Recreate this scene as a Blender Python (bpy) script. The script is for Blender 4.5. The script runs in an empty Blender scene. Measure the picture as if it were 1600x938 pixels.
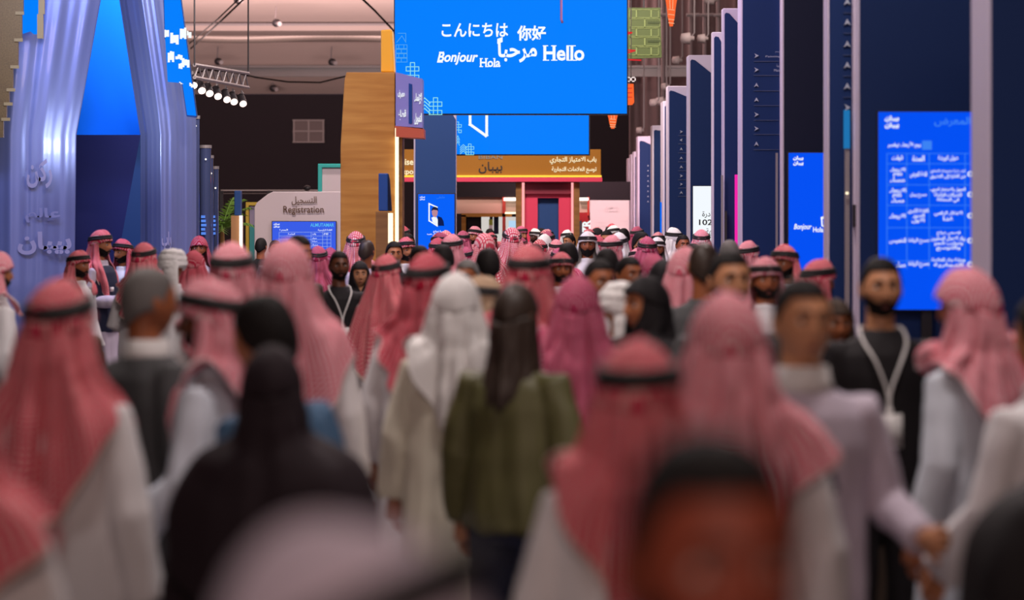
import bpy, bmesh, math, random, unicodedata
import numpy as np
from mathutils import Vector, Matrix, noise

# ------------------------------------------------------------------ camera, world, light, exposure
F = 4444.0          # focal length in pixels of the 1600 px wide frame
HOR = 330.0         # horizon row
CAMH = 2.0
scn = bpy.context.scene
COL = scn.collection
scn.view_settings.view_transform = 'Standard'
scn.view_settings.look = 'None'
scn.view_settings.gamma = 1
scn.view_settings.use_curve_mapping = False
scn.view_settings.exposure = 0.0
scn.cycles.use_denoising = True
scn.cycles.max_bounces = 5
scn.cycles.diffuse_bounces = 3
scn.cycles.sample_clamp_indirect = 4
scn.render.film_transparent = False

cam = bpy.data.cameras.new('camera')
camo = bpy.data.objects.new('camera', cam)
COL.objects.link(camo)
camo.location = (0, 0, CAMH)
camo.rotation_euler = (math.pi/2, 0, 0)
cam.sensor_width = 36
cam.lens = 36*F/1600
cam.shift_y = -(469-HOR)/1600
cam.clip_start = 0.1
cam.clip_end = 300
cam.dof.use_dof = True
cam.dof.focus_distance = 36
cam.dof.aperture_fstop = 2.05
scn.camera = camo

w = bpy.data.worlds.new('hall_air')
scn.world = w
w.use_nodes = True
bg = w.node_tree.nodes['Background']
bg.inputs[0].default_value = (0.60, 0.42, 0.62, 1)
bg.inputs[1].default_value = 0.04

def area(name, loc, size, power, col, rot=(0, 0, 0), spread=180):
    l = bpy.data.lights.new(name, 'AREA')
    l.shape = 'RECTANGLE'
    l.size, l.size_y = size
    l.energy = power
    l.color = col
    l.spread = math.radians(spread)
    o = bpy.data.objects.new(name, l)
    COL.objects.link(o)
    o.location = loc
    o.rotation_euler = rot
    return o

R = math.radians
WARM = (1.0, 0.86, 0.82)
# hall lights hung under the roof, all the way down the aisle
for i, (x, y, p) in enumerate([(-2.2, 4.6, 70), (1.8, 8.5, 215), (-1.9, 13, 295), (1.7, 19, 280), (-1.6, 26, 270), (1.4, 33, 230), (-.4, 41, 260)]):
    area('hall_light', (x, y, 7.4), (1.3, 0.7), p, WARM)
# added frontal fill behind the camera to brighten the faces
area('front_fill', (0.5, -3.5, 4.6), (4, 1.2), 85, (1.0, 0.70, 0.60), (R(74), 0, 0), 120)
# added fill lights for roof, curtain, booth fronts, pink wall, gate panels and totems
area('roof_fill', (-5, 63, 4.4), (12, 3), 3900, (1.0, 0.74, 0.70), (R(180-20), 0, 0))
area('curtain_fill', (5.0, 53, 8.0), (3, 1), 200, (1.0, 0.8, 0.72), (R(35), 0, 0))
area('booth_fill', (-3.4, 34, 6.2), (3, 1), 420, (1.0, 0.86, 0.78), (R(48), 0, 0))
area('portal_fill', (0.5, 44, 6.6), (4, 1), 560, (1.0, 0.84, 0.74), (R(40), 0, 0))
area('pink_wall_fill', (0.2, 49, 6.2), (1.5, .6), 75, (1.0, 0.66, 0.70), (R(57), 0, R(-15)), 55)
area('panel_fill', (-5.2, 26.5, 5.6), (3.5, 1.4), 300, (0.42, 0.5, 1.0), (R(58), 0, R(4)))
area('recess_light', (-4.65, 32.6, 2.75), (0.6, 0.3), 16, (0.85, 0.9, 1.0), (R(150), 0, 0))
area('totem_fill', (0.6, 27, 7.0), (1.5, 9), 330, (1.0, 0.74, 0.86), (0, R(-38), 0))

# ------------------------------------------------------------------ helpers
def X(px, Y): return (px-800)/F*Y
def Z(py, Y): return CAMH-(py-HOR)/F*Y

_m = {}
def mat(name, col, rough=0.6, metal=0.0, emit=0.0, spec=0.5, bump=0, coat=0.0, vary=0.0):
    if name in _m:
        return _m[name]
    m = bpy.data.materials.new(name)
    m.use_nodes = True
    nt = m.node_tree
    b = nt.nodes['Principled BSDF']
    b.inputs['Base Color'].default_value = (*col, 1)
    b.inputs['Roughness'].default_value = rough
    b.inputs['Metallic'].default_value = metal
    b.inputs['Specular IOR Level'].default_value = spec
    b.inputs['Coat Weight'].default_value = coat
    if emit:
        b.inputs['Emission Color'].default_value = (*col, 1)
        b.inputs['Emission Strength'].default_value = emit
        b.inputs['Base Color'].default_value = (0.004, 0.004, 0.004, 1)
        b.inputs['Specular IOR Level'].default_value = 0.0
    if bump or vary:
        tc = nt.nodes.new('ShaderNodeTexCoord')
        n = nt.nodes.new('ShaderNodeTexNoise')
        n.inputs['Scale'].default_value = 60
        nt.links.new(tc.outputs['Object'], n.inputs['Vector'])
        if bump:
            bp = nt.nodes.new('ShaderNodeBump')
            bp.inputs['Strength'].default_value = bump
            bp.inputs['Distance'].default_value = 0.004
            nt.links.new(n.outputs['Fac'], bp.inputs['Height'])
            nt.links.new(bp.outputs['Normal'], b.inputs['Normal'])
        if vary:
            mx = nt.nodes.new('ShaderNodeMixRGB')
            mx.inputs[1].default_value = (*[c*(1-vary) for c in col], 1)
            mx.inputs[2].default_value = (*[min(1, c*(1+vary)) for c in col], 1)
            nt.links.new(n.outputs['Fac'], mx.inputs[0])
            nt.links.new(mx.outputs[0], b.inputs['Base Color'])
    _m[name] = m
    return m

def wood(name, c1, c2, scale=6.0):
    m = mat(name, c1, 0.6, spec=0.15)
    nt = m.node_tree
    b = nt.nodes['Principled BSDF']
    tc = nt.nodes.new('ShaderNodeTexCoord')
    mp = nt.nodes.new('ShaderNodeMapping')
    mp.inputs['Scale'].default_value = (0.6, 0.6, scale)
    n = nt.nodes.new('ShaderNodeTexNoise')
    n.inputs['Scale'].default_value = 2.2
    n.inputs['Detail'].default_value = 5
    nt.links.new(tc.outputs['Object'], mp.inputs['Vector'])
    nt.links.new(mp.outputs[0], n.inputs['Vector'])
    r = nt.nodes.new('ShaderNodeValToRGB')
    r.color_ramp.elements[0].position = 0.35
    r.color_ramp.elements[1].position = 0.68
    r.color_ramp.elements[0].color = (*c1, 1)
    r.color_ramp.elements[1].color = (*c2, 1)
    nt.links.new(n.outputs['Fac'], r.inputs[0])
    nt.links.new(r.outputs[0], b.inputs['Base Color'])
    return m

def checked(name, red, white, k=42.0, thr=0.5):
    """woven headscarf: coloured net over a pale ground, from the cloth's own UV in metres"""
    m = mat(name, red, 0.85, spec=0.2)
    nt = m.node_tree
    b = nt.nodes['Principled BSDF']
    uv = nt.nodes.new('ShaderNodeUVMap')
    uv.uv_map = 'weave'
    sep = nt.nodes.new('ShaderNodeSeparateXYZ')
    nt.links.new(uv.outputs[0], sep.inputs[0])
    outs = []
    for i in range(2):
        mu = nt.nodes.new('ShaderNodeMath'); mu.operation = 'MULTIPLY'
        mu.inputs[1].default_value = k*math.pi
        nt.links.new(sep.outputs[i], mu.inputs[0])
        s = nt.nodes.new('ShaderNodeMath'); s.operation = 'SINE'
        nt.links.new(mu.outputs[0], s.inputs[0])
        a = nt.nodes.new('ShaderNodeMath'); a.operation = 'ABSOLUTE'
        nt.links.new(s.outputs[0], a.inputs[0])
        outs.append(a)
    p = nt.nodes.new('ShaderNodeMath'); p.operation = 'MULTIPLY'
    nt.links.new(outs[0].outputs[0], p.inputs[0])
    nt.links.new(outs[1].outputs[0], p.inputs[1])
    r = nt.nodes.new('ShaderNodeValToRGB')
    r.color_ramp.elements[0].position = thr-0.12
    r.color_ramp.elements[1].position = thr+0.12
    r.color_ramp.elements[0].color = (*red, 1)
    r.color_ramp.elements[1].color = (*white, 1)
    nt.links.new(p.outputs[0], r.inputs[0])
    # pale hem
    lt = nt.nodes.new('ShaderNodeMath'); lt.operation = 'LESS_THAN'
    lt.inputs[1].default_value = 0.02
    nt.links.new(sep.outputs[1], lt.inputs[0])
    mx = nt.nodes.new('ShaderNodeMixRGB')
    mx.inputs[2].default_value = (*white, 1)
    nt.links.new(lt.outputs[0], mx.inputs[0])
    nt.links.new(r.outputs[0], mx.inputs[1])
    nt.links.new(mx.outputs[0], b.inputs['Base Color'])
    return m

class MB:
    def __init__(s):
        s.v = []; s.f = []; s.uv = []; s.mi = []
    def add(s, v, f, uv=None, mi=0):
        o = len(s.v)
        s.v += [tuple(p) for p in v]
        s.f += [tuple(i+o for i in q) for q in f]
        s.uv += uv if uv is not None else [(0, 0)]*len(v)
        s.mi += [mi]*len(f)
        return s
    def box(s, x0, x1, y0, y1, z0, z1):
        v = [(x, y, z) for z in (z0, z1) for y in (y0, y1) for x in (x0, x1)]
        return s.add(v, [(0, 2, 3, 1), (4, 5, 7, 6), (0, 1, 5, 4), (2, 6, 7, 3), (0, 4, 6, 2), (1, 3, 7, 5)])
    def prism(s, poly, y0, y1):
        """poly of (x, z), extruded from y0 to y1"""
        n = len(poly)
        a = sum(poly[i][0]*poly[(i+1) % n][1]-poly[(i+1) % n][0]*poly[i][1] for i in range(n))
        if a < 0: poly = poly[::-1]
        v = [(p[0], y0, p[1]) for p in poly]+[(p[0], y1, p[1]) for p in poly]
        f = [tuple(range(n)), tuple(range(2*n-1, n-1, -1))]
        f += [(i, i+n, (i+1) % n+n, (i+1) % n) for i in range(n)]
        return s.add(v, f)
    def pbox(s, px0, py0, px1, py1, Y, d):
        z1 = Z(py0, Y); z0 = 0.0 if py1 is None else Z(py1, Y)
        return s.box(X(px0, Y), X(px1, Y), Y, Y+d, z0, z1)
    def ppoly(s, pts, Y, d):
        return s.prism([(X(a, Y), 0.0 if b is None else Z(b, Y)) for a, b in pts], Y, Y+d)
    def loft(s, rings, closed=True, caps=True):
        n = len(rings[0]); m = len(rings)
        v = [p for r in rings for p in r]
        f = []
        for i in range(m-1):
            for j in range(n if closed else n-1):
                k = (j+1) % n
                f.append((i*n+j, i*n+k, (i+1)*n+k, (i+1)*n+j))
        if caps:
            f.append(tuple(range(n-1, -1, -1)))
            f.append(tuple(range((m-1)*n, m*n)))
        return s.add(v, f)
    def tube(s, path, rad, n=10, sx=1.0):
        P = [Vector(p) for p in path]
        rad = rad if hasattr(rad, '__len__') else [rad]*len(P)
        rings = []; up = None
        for i, p in enumerate(P):
            t = (P[min(i+1, len(P)-1)]-P[max(i-1, 0)]).normalized()
            if up is None:
                up = Vector((0, 0, 1)) if abs(t.z) < 0.9 else Vector((0, 1, 0))
            a = t.cross(up).normalized(); b = a.cross(t).normalized(); up = b
            rings.append([tuple(p+a*rad[i]*sx*math.cos(2*math.pi*k/n)+b*rad[i]*math.sin(2*math.pi*k/n)) for k in range(n)])
        return s.loft(rings)
    def ring(s, c, rx, ry, r, n=40, k=8, tilt=0.0):
        v = []; f = []
        for i in range(n):
            a = 2*math.pi*i/n
            for j in range(k):
                b = 2*math.pi*j/k
                x = (rx+r*math.cos(b))*math.sin(a); y = (ry+r*math.cos(b))*math.cos(a); z = r*math.sin(b)
                v.append((c[0]+x, c[1]+y*math.cos(tilt), c[2]+z-y*math.sin(tilt)))
        for i in range(n):
            for j in range(k):
                f.append((i*k+j, i*k+(j+1) % k, ((i+1) % n)*k+(j+1) % k, ((i+1) % n)*k+j))
        return s.add(v, f)
    def ell(s, c, r, nu=16, nv=10, fn=None):
        v = [(0, 0, 1)]
        for i in range(1, nv):
            u = math.pi*i/nv
            for j in range(nu):
                a = 2*math.pi*j/nu
                v.append((math.sin(u)*math.sin(a), -math.sin(u)*math.cos(a), math.cos(u)))
        v.append((0, 0, -1))
        f = [(0, 1+j, 1+(j+1) % nu) for j in range(nu)]
        for i in range(nv-2):
            for j in range(nu):
                k = (j+1) % nu
                f.append((1+i*nu+j, 1+(i+1)*nu+j, 1+(i+1)*nu+k, 1+i*nu+k))
        e = len(v)-1; o = 1+(nv-2)*nu
        f += [(e, o+(j+1) % nu, o+j) for j in range(nu)]
        w_ = []
        for p in v:
            q = fn(p) if fn else (p[0]*r[0], p[1]*r[1], p[2]*r[2])
            w_.append((c[0]+q[0], c[1]+q[1], c[2]+q[2]))
        return s.add(w_, f)
    def stroke(s, pts, wpx, Y, d=0.006):
        for (a, b), (c, e) in zip(pts[:-1], pts[1:]):
            L = math.hypot(c-a, e-b) or 1e-6
            nx, ny = -(e-b)/L*wpx/2, (c-a)/L*wpx/2
            ex, ey = (c-a)/L*wpx/2, (e-b)/L*wpx/2
            s.ppoly([(a+nx-ex, b+ny-ey), (c+nx+ex, e+ny+ey), (c-nx+ex, e-ny+ey), (a-nx-ex, b-ny-ey)], Y, d)
        return s
    def mesh(s, name, off=None, smooth=False):
        me = bpy.data.meshes.new(name)
        v = s.v if off is None else [(a-off[0], b-off[1], c-off[2]) for a, b, c in s.v]
        me.from_pydata(v, [], s.f)
        if any(u != (0, 0) for u in s.uv):
            l = me.uv_layers.new(name='weave')
            idx = np.empty(len(me.loops), dtype=np.int32)
            me.loops.foreach_get('vertex_index', idx)
            l.data.foreach_set('uv', np.array(s.uv, dtype=np.float32)[idx].ravel())
        if max(s.mi or [0]) > 0:
            me.polygons.foreach_set('material_index', np.array(s.mi, dtype=np.int32))
        if smooth: me.shade_smooth()
        me.update()
        return me
    def build(s, name, m, parent=None, smooth=False, bevel=0.0):
        off = parent.location if parent is not None else None
        if parent is not None and parent.parent is not None:
            off = parent.location+parent.parent.location
        me = s.mesh(name, off, smooth)
        for q in (m if isinstance(m, (list, tuple)) else [m]): me.materials.append(q)
        o = bpy.data.objects.new(name, me)
        COL.objects.link(o)
        if parent is not None: o.parent = parent
        if bevel:
            b = o.modifiers.new('edge', 'BEVEL'); b.width = bevel; b.segments = 2; b.limit_method = 'ANGLE'
        return o

def thing(name, label, cat, loc, group=None, rz=0.0):
    o = bpy.data.objects.new(name, None)
    o.empty_display_size = 0.2
    COL.objects.link(o)
    o.location = loc; o.rotation_euler = (0, 0, rz)
    o['label'] = label; o['category'] = cat
    if group: o['group'] = group
    return o
def tag(o, label, cat, group=None):
    o['label'] = label; o['category'] = cat
    if group: o['group'] = group
    return o
def struct(o):
    o['kind'] = 'structure'
    return o

# lettering ---------------------------------------------------------------
_forms = {}
for _c in list(range(0xFE70, 0xFEFD)):
    d = unicodedata.decomposition(chr(_c)).split()
    if len(d) == 2: _forms.setdefault(chr(int(d[1], 16)), {})[d[0].strip('<>')] = chr(_c)
    if len(d) == 3 and d[1] == '0644': _forms.setdefault('\u0644'+chr(int(d[2], 16)), {})[d[0].strip('<>')] = chr(_c)
def arabic(s):
    """joined presentation forms in left-to-right drawing order"""
    u = []
    i = 0
    while i < len(s):
        if s[i] == '\u0644' and s[i:i+2] in _forms: u.append(s[i:i+2]); i += 2
        else: u.append(s[i]); i += 1
    out = []
    for k, c in enumerate(u):
        f = _forms.get(c)
        if not f: out.append(c); continue
        pv = k > 0 and 'initial' in _forms.get(u[k-1], {})
        nx = k+1 < len(u) and u[k+1] in _forms and 'final' in _forms[u[k+1]] and 'initial' in f
        key = 'medial' if pv and nx else 'final' if pv else 'initial' if nx else 'isolated'
        out.append(f.get(key) or f.get('isolated'))
    return ''.join(reversed(out))

_dg = bpy.context.evaluated_depsgraph_get
def glyphs(body, bold=0.0, shear=0.0, spacing=1.0):
    c = bpy.data.curves.new('glyphs', 'FONT')
    c.body = body; c.offset = bold; c.shear = shear; c.resolution_u = 3; c.space_character = spacing
    o = bpy.data.objects.new('glyphs', c); COL.objects.link(o)
    me = bpy.data.meshes.new_from_object(o.evaluated_get(_dg()))
    v = [tuple(p.co) for p in me.vertices]; f = [tuple(p.vertices) for p in me.polygons]
    bpy.data.objects.remove(o); bpy.data.curves.remove(c); bpy.data.meshes.remove(me)
    return v, f
def text(body, box, Y, m, parent, name='lettering', bold=0.0, shear=0.0, depth=0.02, slabs=None, mapf=None):
    x0, y0, x1, y1 = box
    v, f = glyphs(body, bold, shear)
    if not v: return None
    a = np.array(v); lo = a.min(0); hi = a.max(0); sz = np.maximum(hi-lo, 1e-6)
    mb = MB()
    pu = x0+(a[:, 0]-lo[0])/sz[0]*(x1-x0); pv = y1-(a[:, 1]-lo[1])/sz[1]*(y1-y0)
    mf = mapf or (lambda p, q: (X(p, Y), Y-depth, Z(q, Y)))
    mb.add([mf(p, q) for p, q in zip(pu, pv)], f)
    for (p0, q0, p1, q1) in slabs or []:
        mb.add([mf(p0, q0), mf(p0, q1), mf(p1, q1), mf(p1, q0)], [(0, 1, 2, 3)])
    return mb.build(name, m, parent)

# ------------------------------------------------------------------ materials
M = dict(
    floor=mat('dark_hall_floor', (0.10, 0.085, 0.09), 0.35, vary=0.2),
    black=mat('black_drape', (0.012, 0.006, 0.010), 0.9),
    roof=mat('roof_fabric', (0.55, 0.43, 0.40), 0.8, vary=0.05),
    rooflight=mat('pale_fabric', (0.72, 0.62, 0.58), 0.8),
    steel=mat('grey_steel', (0.32, 0.28, 0.29), 0.5, 0.4),
    dsteel=mat('dark_steel', (0.03, 0.025, 0.03), 0.5, 0.3),
    foil=mat('duct_foil', (0.42, 0.34, 0.31), 0.5, 0.5),
    navy=mat('navy_panel', (0.004, 0.022, 0.105), 0.6, spec=0.25),
    navyd=mat('deep_navy_panel', (0.004, 0.007, 0.032), 0.6, spec=0.25),
    navyl=mat('mid_navy_panel', (0.016, 0.062, 0.22), 0.55, spec=0.3),
    totem=mat('totem_edge', (0.60, 0.52, 0.66), 0.5),
    white=mat('white_paint', (0.75, 0.70, 0.70), 0.5),
    pinkwall=mat('pale_pink_wall', (0.66, 0.54, 0.56), 0.6),
    wood=wood('oak_veneer', (0.42, 0.17, 0.032), (0.56, 0.26, 0.055)),
    woodd=wood('brown_veneer', (0.20, 0.095, 0.035), (0.28, 0.14, 0.05)),
    yellow=mat('yellow_panel', (0.95, 0.42, 0.01), 0.5),
    crimson=mat('crimson_panel', (0.74, 0.035, 0.11), 0.55),
    orange=mat('orange_panel', (0.62, 0.12, 0.05), 0.5),
    teal=mat('teal_frame', (0.02, 0.42, 0.38), 0.5),
    cobalt=mat('cobalt_fabric', (0.0, 0.13, 0.85), 0.8, spec=0.1),
    scr=mat('screen_blue', (0.0, 0.215, 1.0), emit=1.0),
    scr2=mat('screen_royal', (0.0, 0.085, 0.95), emit=0.95),
    scr3=mat('screen_indigo', (0.045, 0.12, 0.88), emit=0.9),
    glow=mat('screen_white', (0.95, 1.0, 1.0), emit=1.0),
    glowc=mat('screen_cyan', (0.12, 0.62, 1.0), emit=0.85),
    glowp=mat('screen_pale', (0.05, 0.25, 1.0), emit=0.9),
    wscr=mat('screen_blank_white', (0.9, 0.95, 1.0), emit=1.0),
    ink=mat('black_print', (0.01, 0.01, 0.012), 0.6),
    bronze=mat('bronze_letters', (0.12, 0.06, 0.03), 0.4, 0.5),
    goldglow=mat('lit_letters', (1.0, 0.86, 0.55), emit=1.1),
    ledwarm=mat('warm_led_strip', (1.0, 0.86, 0.58), emit=1.6),
    ledwhite=mat('white_led_strip', (1.0, 0.93, 0.82), emit=2.0),
    ledyellow=mat('amber_led_strip', (1.0, 0.62, 0.06), emit=1.3),
    ledpink=mat('pink_led_strip', (0.9, 0.02, 0.40), emit=1.0),
    ledred=mat('rose_led_strip', (1.0, 0.36, 0.36), emit=1.3),
    print_=mat('grey_print', (0.42, 0.45, 0.55), 0.6),
    green=mat('leaf_green', (0.13, 0.25, 0.03), 0.6),
    lawn=mat('green_panel', (0.042, 0.066, 0.007), 0.6),
    lime=mat('lime_line', (0.16, 0.21, 0.06), 0.6),
    redneon=mat('red_neon', (0.85, 0.02, 0.03), emit=0.8),
    orneon=mat('orange_neon', (1.0, 0.14, 0.03), emit=0.95),
    gold=mat('gold_leaf', (0.26, 0.16, 0.05), 0.4, 0.5, vary=0.4),
)

# ------------------------------------------------------------------ the hall
fl = MB().box(-16, 14, -7, 84, -0.2, 0).build('floor', M['floor']); struct(fl)
bw = MB().box(-16, 14, 80, 80.3, 0, Z(148, 80)).build('wall_back', M['black']); struct(bw)
wl = MB().box(-16.3, -16, -7, 80.3, 0, 9.3).build('wall_left', M['black']); struct(wl)
wr = MB().box(14, 14.3, -7, 80.3, 0, 9.3).build('wall_right', M['navyd']); struct(wr)
wf = MB().box(-16, 14, -7.3, -7, 0, 9.3).build('wall_front', M['black']); struct(wf)
# ceiling: flat over the aisle, then fabric bays falling to the back wall
cb = MB()
prof = [(-7, 9.0), (60, 9.0)]
ys = [(60, 9.0), (66, Z(-60, 66)), (70, Z(0, 70)), (73, Z(38, 73)), (73.2, Z(48, 73.2)), (77, Z(66, 77)), (78.5, Z(104, 78.5)), (78.6, Z(119, 78.6)), (80, Z(147, 80))]
for (y0, z0), (y1, z1) in zip(prof[:-1]+ys[:-1], prof[1:]+ys[1:]):
    cb.add([(-16, y0, z0), (14, y0, z0), (14, y1, z1), (-16, y1, z1), (-16, y0, z0+.08), (14, y0, z0+.08), (14, y1, z1+.08), (-16, y1, z1+.08)],
           [(0, 1, 2, 3), (7, 6, 5, 4)])
struct(cb.build('ceiling', M['roof']))
# seams of the fabric bays
sm = MB()
for py, Y in ((38, 72.6), (104, 78.2)):
    sm.tube([(-16, Y, Z(py, Y)), (3, Y, Z(py, Y))], 0.035, 6)
struct(sm.build('trim_1', M['steel']))

# roof truss
t = thing('roof_truss', 'long grey roof truss beam crossing above the black back drape', 'truss', (-3, 61.5, Z(118, 61.5)))
for dz in (0, .19):
    MB().box(-9.5, 6.2, 61.45, 61.55, Z(118, 61.5)+dz-.025, Z(118, 61.5)+dz+.025).build('chord', M['steel'], t)
for px in (-7.5, -2.2, 5.8): MB().tube([(px, 61.5, Z(118, 61.5)+.2), (px, 61.5, 8.7)], .02, 6).build('hanger', M['dsteel'], t)
tw = MB().box(-9.5, 6.2, 61.49, 61.52, Z(118, 61.5)+.0, Z(118, 61.5)+.19)
tw.build('web_panel', M['steel'], t)
# flexible duct
t = thing('air_duct', 'long silver flexible air duct under the pinkish fabric roof', 'duct', (-5, 75, Z(58, 75)))
path = [(X(px, 75), 75, Z(57+2*math.sin(px*.021), 75)) for px in np.linspace(240, 640, 120)]
rad = [0.135+0.012*(i % 2) for i in range(120)]
MB().tube(path, rad, 12).build('hose', M['foil'], t, True)
for px in (330, 430, 480, 560): MB().tube([(X(px, 75), 75, Z(52, 75)), (X(px, 75), 75, Z(25, 75))], .01, 5).build('hanger', M['dsteel'], t)
# cameras/loudspeakers under the roof
for px, py, lab in ((432, 36, 'small dark ceiling projector in the upper bay of the fabric roof'), (341, 96, 'small dark ceiling projector above the row of stage lamps'),
                    (519, 97, 'small dark ceiling projector below the duct, left of the yellow post'), (427, 138, 'small dark ceiling projector just above the black back drape'),
                    (372, 0, 'dark ceiling projector at the top edge by the cable')):
    Y = 69.5 if py < 50 else 76.5 if py < 110 else 79
    t = thing('ceiling_projector', lab, 'projector', (X(px, Y), Y, Z(py, Y)), 'projectors under the roof')
    c = MB().ell((X(px, Y), Y, Z(py, Y)), (.11, .13, .10), 12, 8); c.build('body', M['dsteel'], t, True)
    MB().tube([(X(px-2, Y), Y, Z(py, Y)+.05), (X(px-2, Y), Y+.3, Z(py, Y)+.42)], .02, 6).build('bracket', M['steel'], t)
    MB().tube([(X(px+3, Y), Y-.1, Z(py, Y)-.02), (X(px+6, Y), Y-.2, Z(py+1, Y)-.02)], .06, 8).build('lens', M['steel'], t)
# cables
def cable(pts, r, lab, Y0, Y1):
    n = len(pts)
    P = [(X(a, Y0+(Y1-Y0)*i/(n-1)), Y0+(Y1-Y0)*i/(n-1), Z(b, Y0+(Y1-Y0)*i/(n-1))) for i, (a, b) in enumerate(pts)]
    tag(MB().tube(P, r, 6).build('hanging_cable', mat('cable_rubber', (.012, .01, .01), .9, spec=.05), None, True), lab, 'cable', 'cables under the roof')
cable([(392, -12), (345, 33), (298, 76)], .02, 'straight dark cable slanting down to the left, the upper of two', 55, 66)
cable([(384, -12), (340, 30), (296, 68)], .015, 'straight dark cable slanting down to the left, just beside the thicker one', 55, 66)
cable([(555, -12), (585, 16), (619, 52)], .022, 'straight dark cable slanting down to the top of the big screen', 55, 60)
cable([(300, 116), (325, 109), (360, 111), (400, 121), (450, 128), (500, 129), (545, 118)], .02, 'sagging dark cable looping from the stage lamps to the wooden tower', 61.4, 61.4)
# vent on the back wall
t = thing('wall_vent', 'grey four pane ventilation grille on the black back wall', 'vent', (X(482, 79.9), 79.9, Z(205, 79.9)))
MB().pbox(458, 188, 506, 222, 79.93, .06).build('backing', mat('vent_grey', (.12, .085, .085), .7), t)
g = MB()
for px in (458, 481, 504): g.pbox(px, 188, px+2.4, 222, 79.87, .06)
for py in (187, 204, 221): g.pbox(457, py, 507, py+2, 79.86, .06)
g.build('frame', mat('vent_frame', (.24, .19, .19), .6), t)

# curtain on the far right and shelf rail on the left
cv = MB()
Yc = 62.3
rows = []
xs = np.linspace(2.58, 11, 260)
for z in (0, 4, 8.45):
    rows.append([(x, Yc+0.16*math.sin(x*7.5+.4*math.sin(x*2.3))+.06*math.sin(x*19), z) for x in xs])
cv.loft(rows, closed=False, caps=False)
o = cv.build('stage_curtain', mat('taupe_drape', (.16, .105, .11), .9), None, True)
tag(o, 'tall taupe pleated curtain hanging behind the row of navy totems', 'curtain')
o.modifiers.new('cloth', 'SOLIDIFY').thickness = .02

# ------------------------------------------------------------------ hanging screens
def marks_cross(mb, cx, cy, s, Y, w_=1.2, rows=((0, -1.5), (-1, -.5), (0, -.5), (1, -.5), (0, .5), (-1, 1.5), (0, 1.5), (1, 1.5))):
    for i, j in rows:
        x0, y0 = cx+(i-.5)*s, cy+(j-.5)*s
        mb.stroke([(x0, y0), (x0+s, y0), (x0+s, y0+s), (x0, y0+s), (x0, y0)], w_, Y)
def marks_chevron(mb, x0, x1, y0, y1, Y, n=4, w_=1.4):
    h = (y1-y0)/(n+.6)
    for k in range(n):
        yy = y0+k*h
        mb.stroke([(x0, yy+h*1.5), ((x0+x1)/2, yy), (x1, yy+h*1.5)], w_, Y)

Y = 33
t = thing('hanging_screen', 'huge bright blue screen hung over the aisle with greetings in many languages', 'screen', (X(798, Y), Y, Z(178, Y)))
MB().pbox(615.5, -130, 981, 179.5, Y+.02, .16).build('housing', M['dsteel'], t)
MB().pbox(617, -128, 979.5, 177.5, Y, .02).build('display', M['scr'], t)
text('こんにちは', (690, 36, 794, 58), Y, M['glow'], t, bold=.022)
text('你好', (808, 40, 853, 64), Y, M['glow'], t, bold=.03)
# Bonjour and Hola, Hello: stems get small serif feet
text('Bonjour', (683, 81, 747, 102), Y, M['glow'], t, bold=.028, shear=.28, slabs=[(683, 96.4, 692, 98), (686, 81, 694, 82.5)])
def serif(word, box, feet, heads, base, top, xh):
    w_ = 5.2
    sl = [(x-w_/2*s_, base-1.5, x+w_/2*s_, base) for x, s_ in feet]+[(x-w_*.6*s_, yy, x+w_*.25*s_, yy+1.5) for x, yy, s_ in heads]
    text(word, box, Y, M['glow'], t, bold=.026, slabs=sl)
serif('Hello', (849, 71, 913, 95), [(853, 1.9), (866, 1.9), (890, 1.5), (898, 1.4)], [(854, 71, 1.9), (867, 71, 1.9), (890, 71, 1.2), (898, 71, 1.2)], 95, 71, 78)
serif('Hola', (750, 91, 782, 105), [(752, 1.1), (761, 1.1), (773, .9)], [(753, 91, 1.1), (761, 91, 1.1), (773, 91, .8)], 105, 91, 96)
text(arabic('مرحباً'), (777, 58, 839, 98), Y, M['glow'], t, bold=.03)
mint = mat('mark_mint', (.35, .95, 1.0), emit=.8)
for cx, cy in ((644.5, 111), (680.5, 166)):
    mk = MB(); marks_cross(mk, cx, cy, 6.6, Y-.012); mk.build('cross_pattern', mint, t)
mk = MB(); marks_chevron(mk, 655, 672, 153, 178, Y-.012); mk.build('chevron_pattern', mint, t)
mk = MB()
for k, yy in enumerate(range(70, 98, 7)):
    xs_ = (619, 627, 636) if k % 2 else (619, 623, 631, 636)
    for a, b in zip(xs_[:-1], xs_[1:]): mk.stroke([(a, yy), (b, yy), (b, yy+6), (a, yy+6), (a, yy)], .9, Y-.012)
mk.stroke([(620, 66), (628, 56), (634, 66)], .9, Y-.012); mk.stroke([(622, 52), (634, 52), (634, 66)], .9, Y-.012)
mk.build('brick_pattern', mat('mark_faint', (.10, .45, 1.0), emit=.85), t)
for px in (660, 935): MB().tube([(X(px, Y), Y+.1, Z(-128, Y)), (X(px, Y), Y+.1, 9.0)], .015, 6).build('hanger', M['dsteel'], t)
tag(MB().tube([(X(877, 32.8), 32.8, 9.0), (X(877, 32.8), 32.8, Z(30, 32.8)), (X(879, 32.8), 32.8, Z(36, 32.8))], .014, 6).build('pull_cord', mat('mauve_cord', (.45, .2, .4), .7), None, True),
    'thin mauve cord dangling in front of the big blue screen', 'cord')

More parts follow.
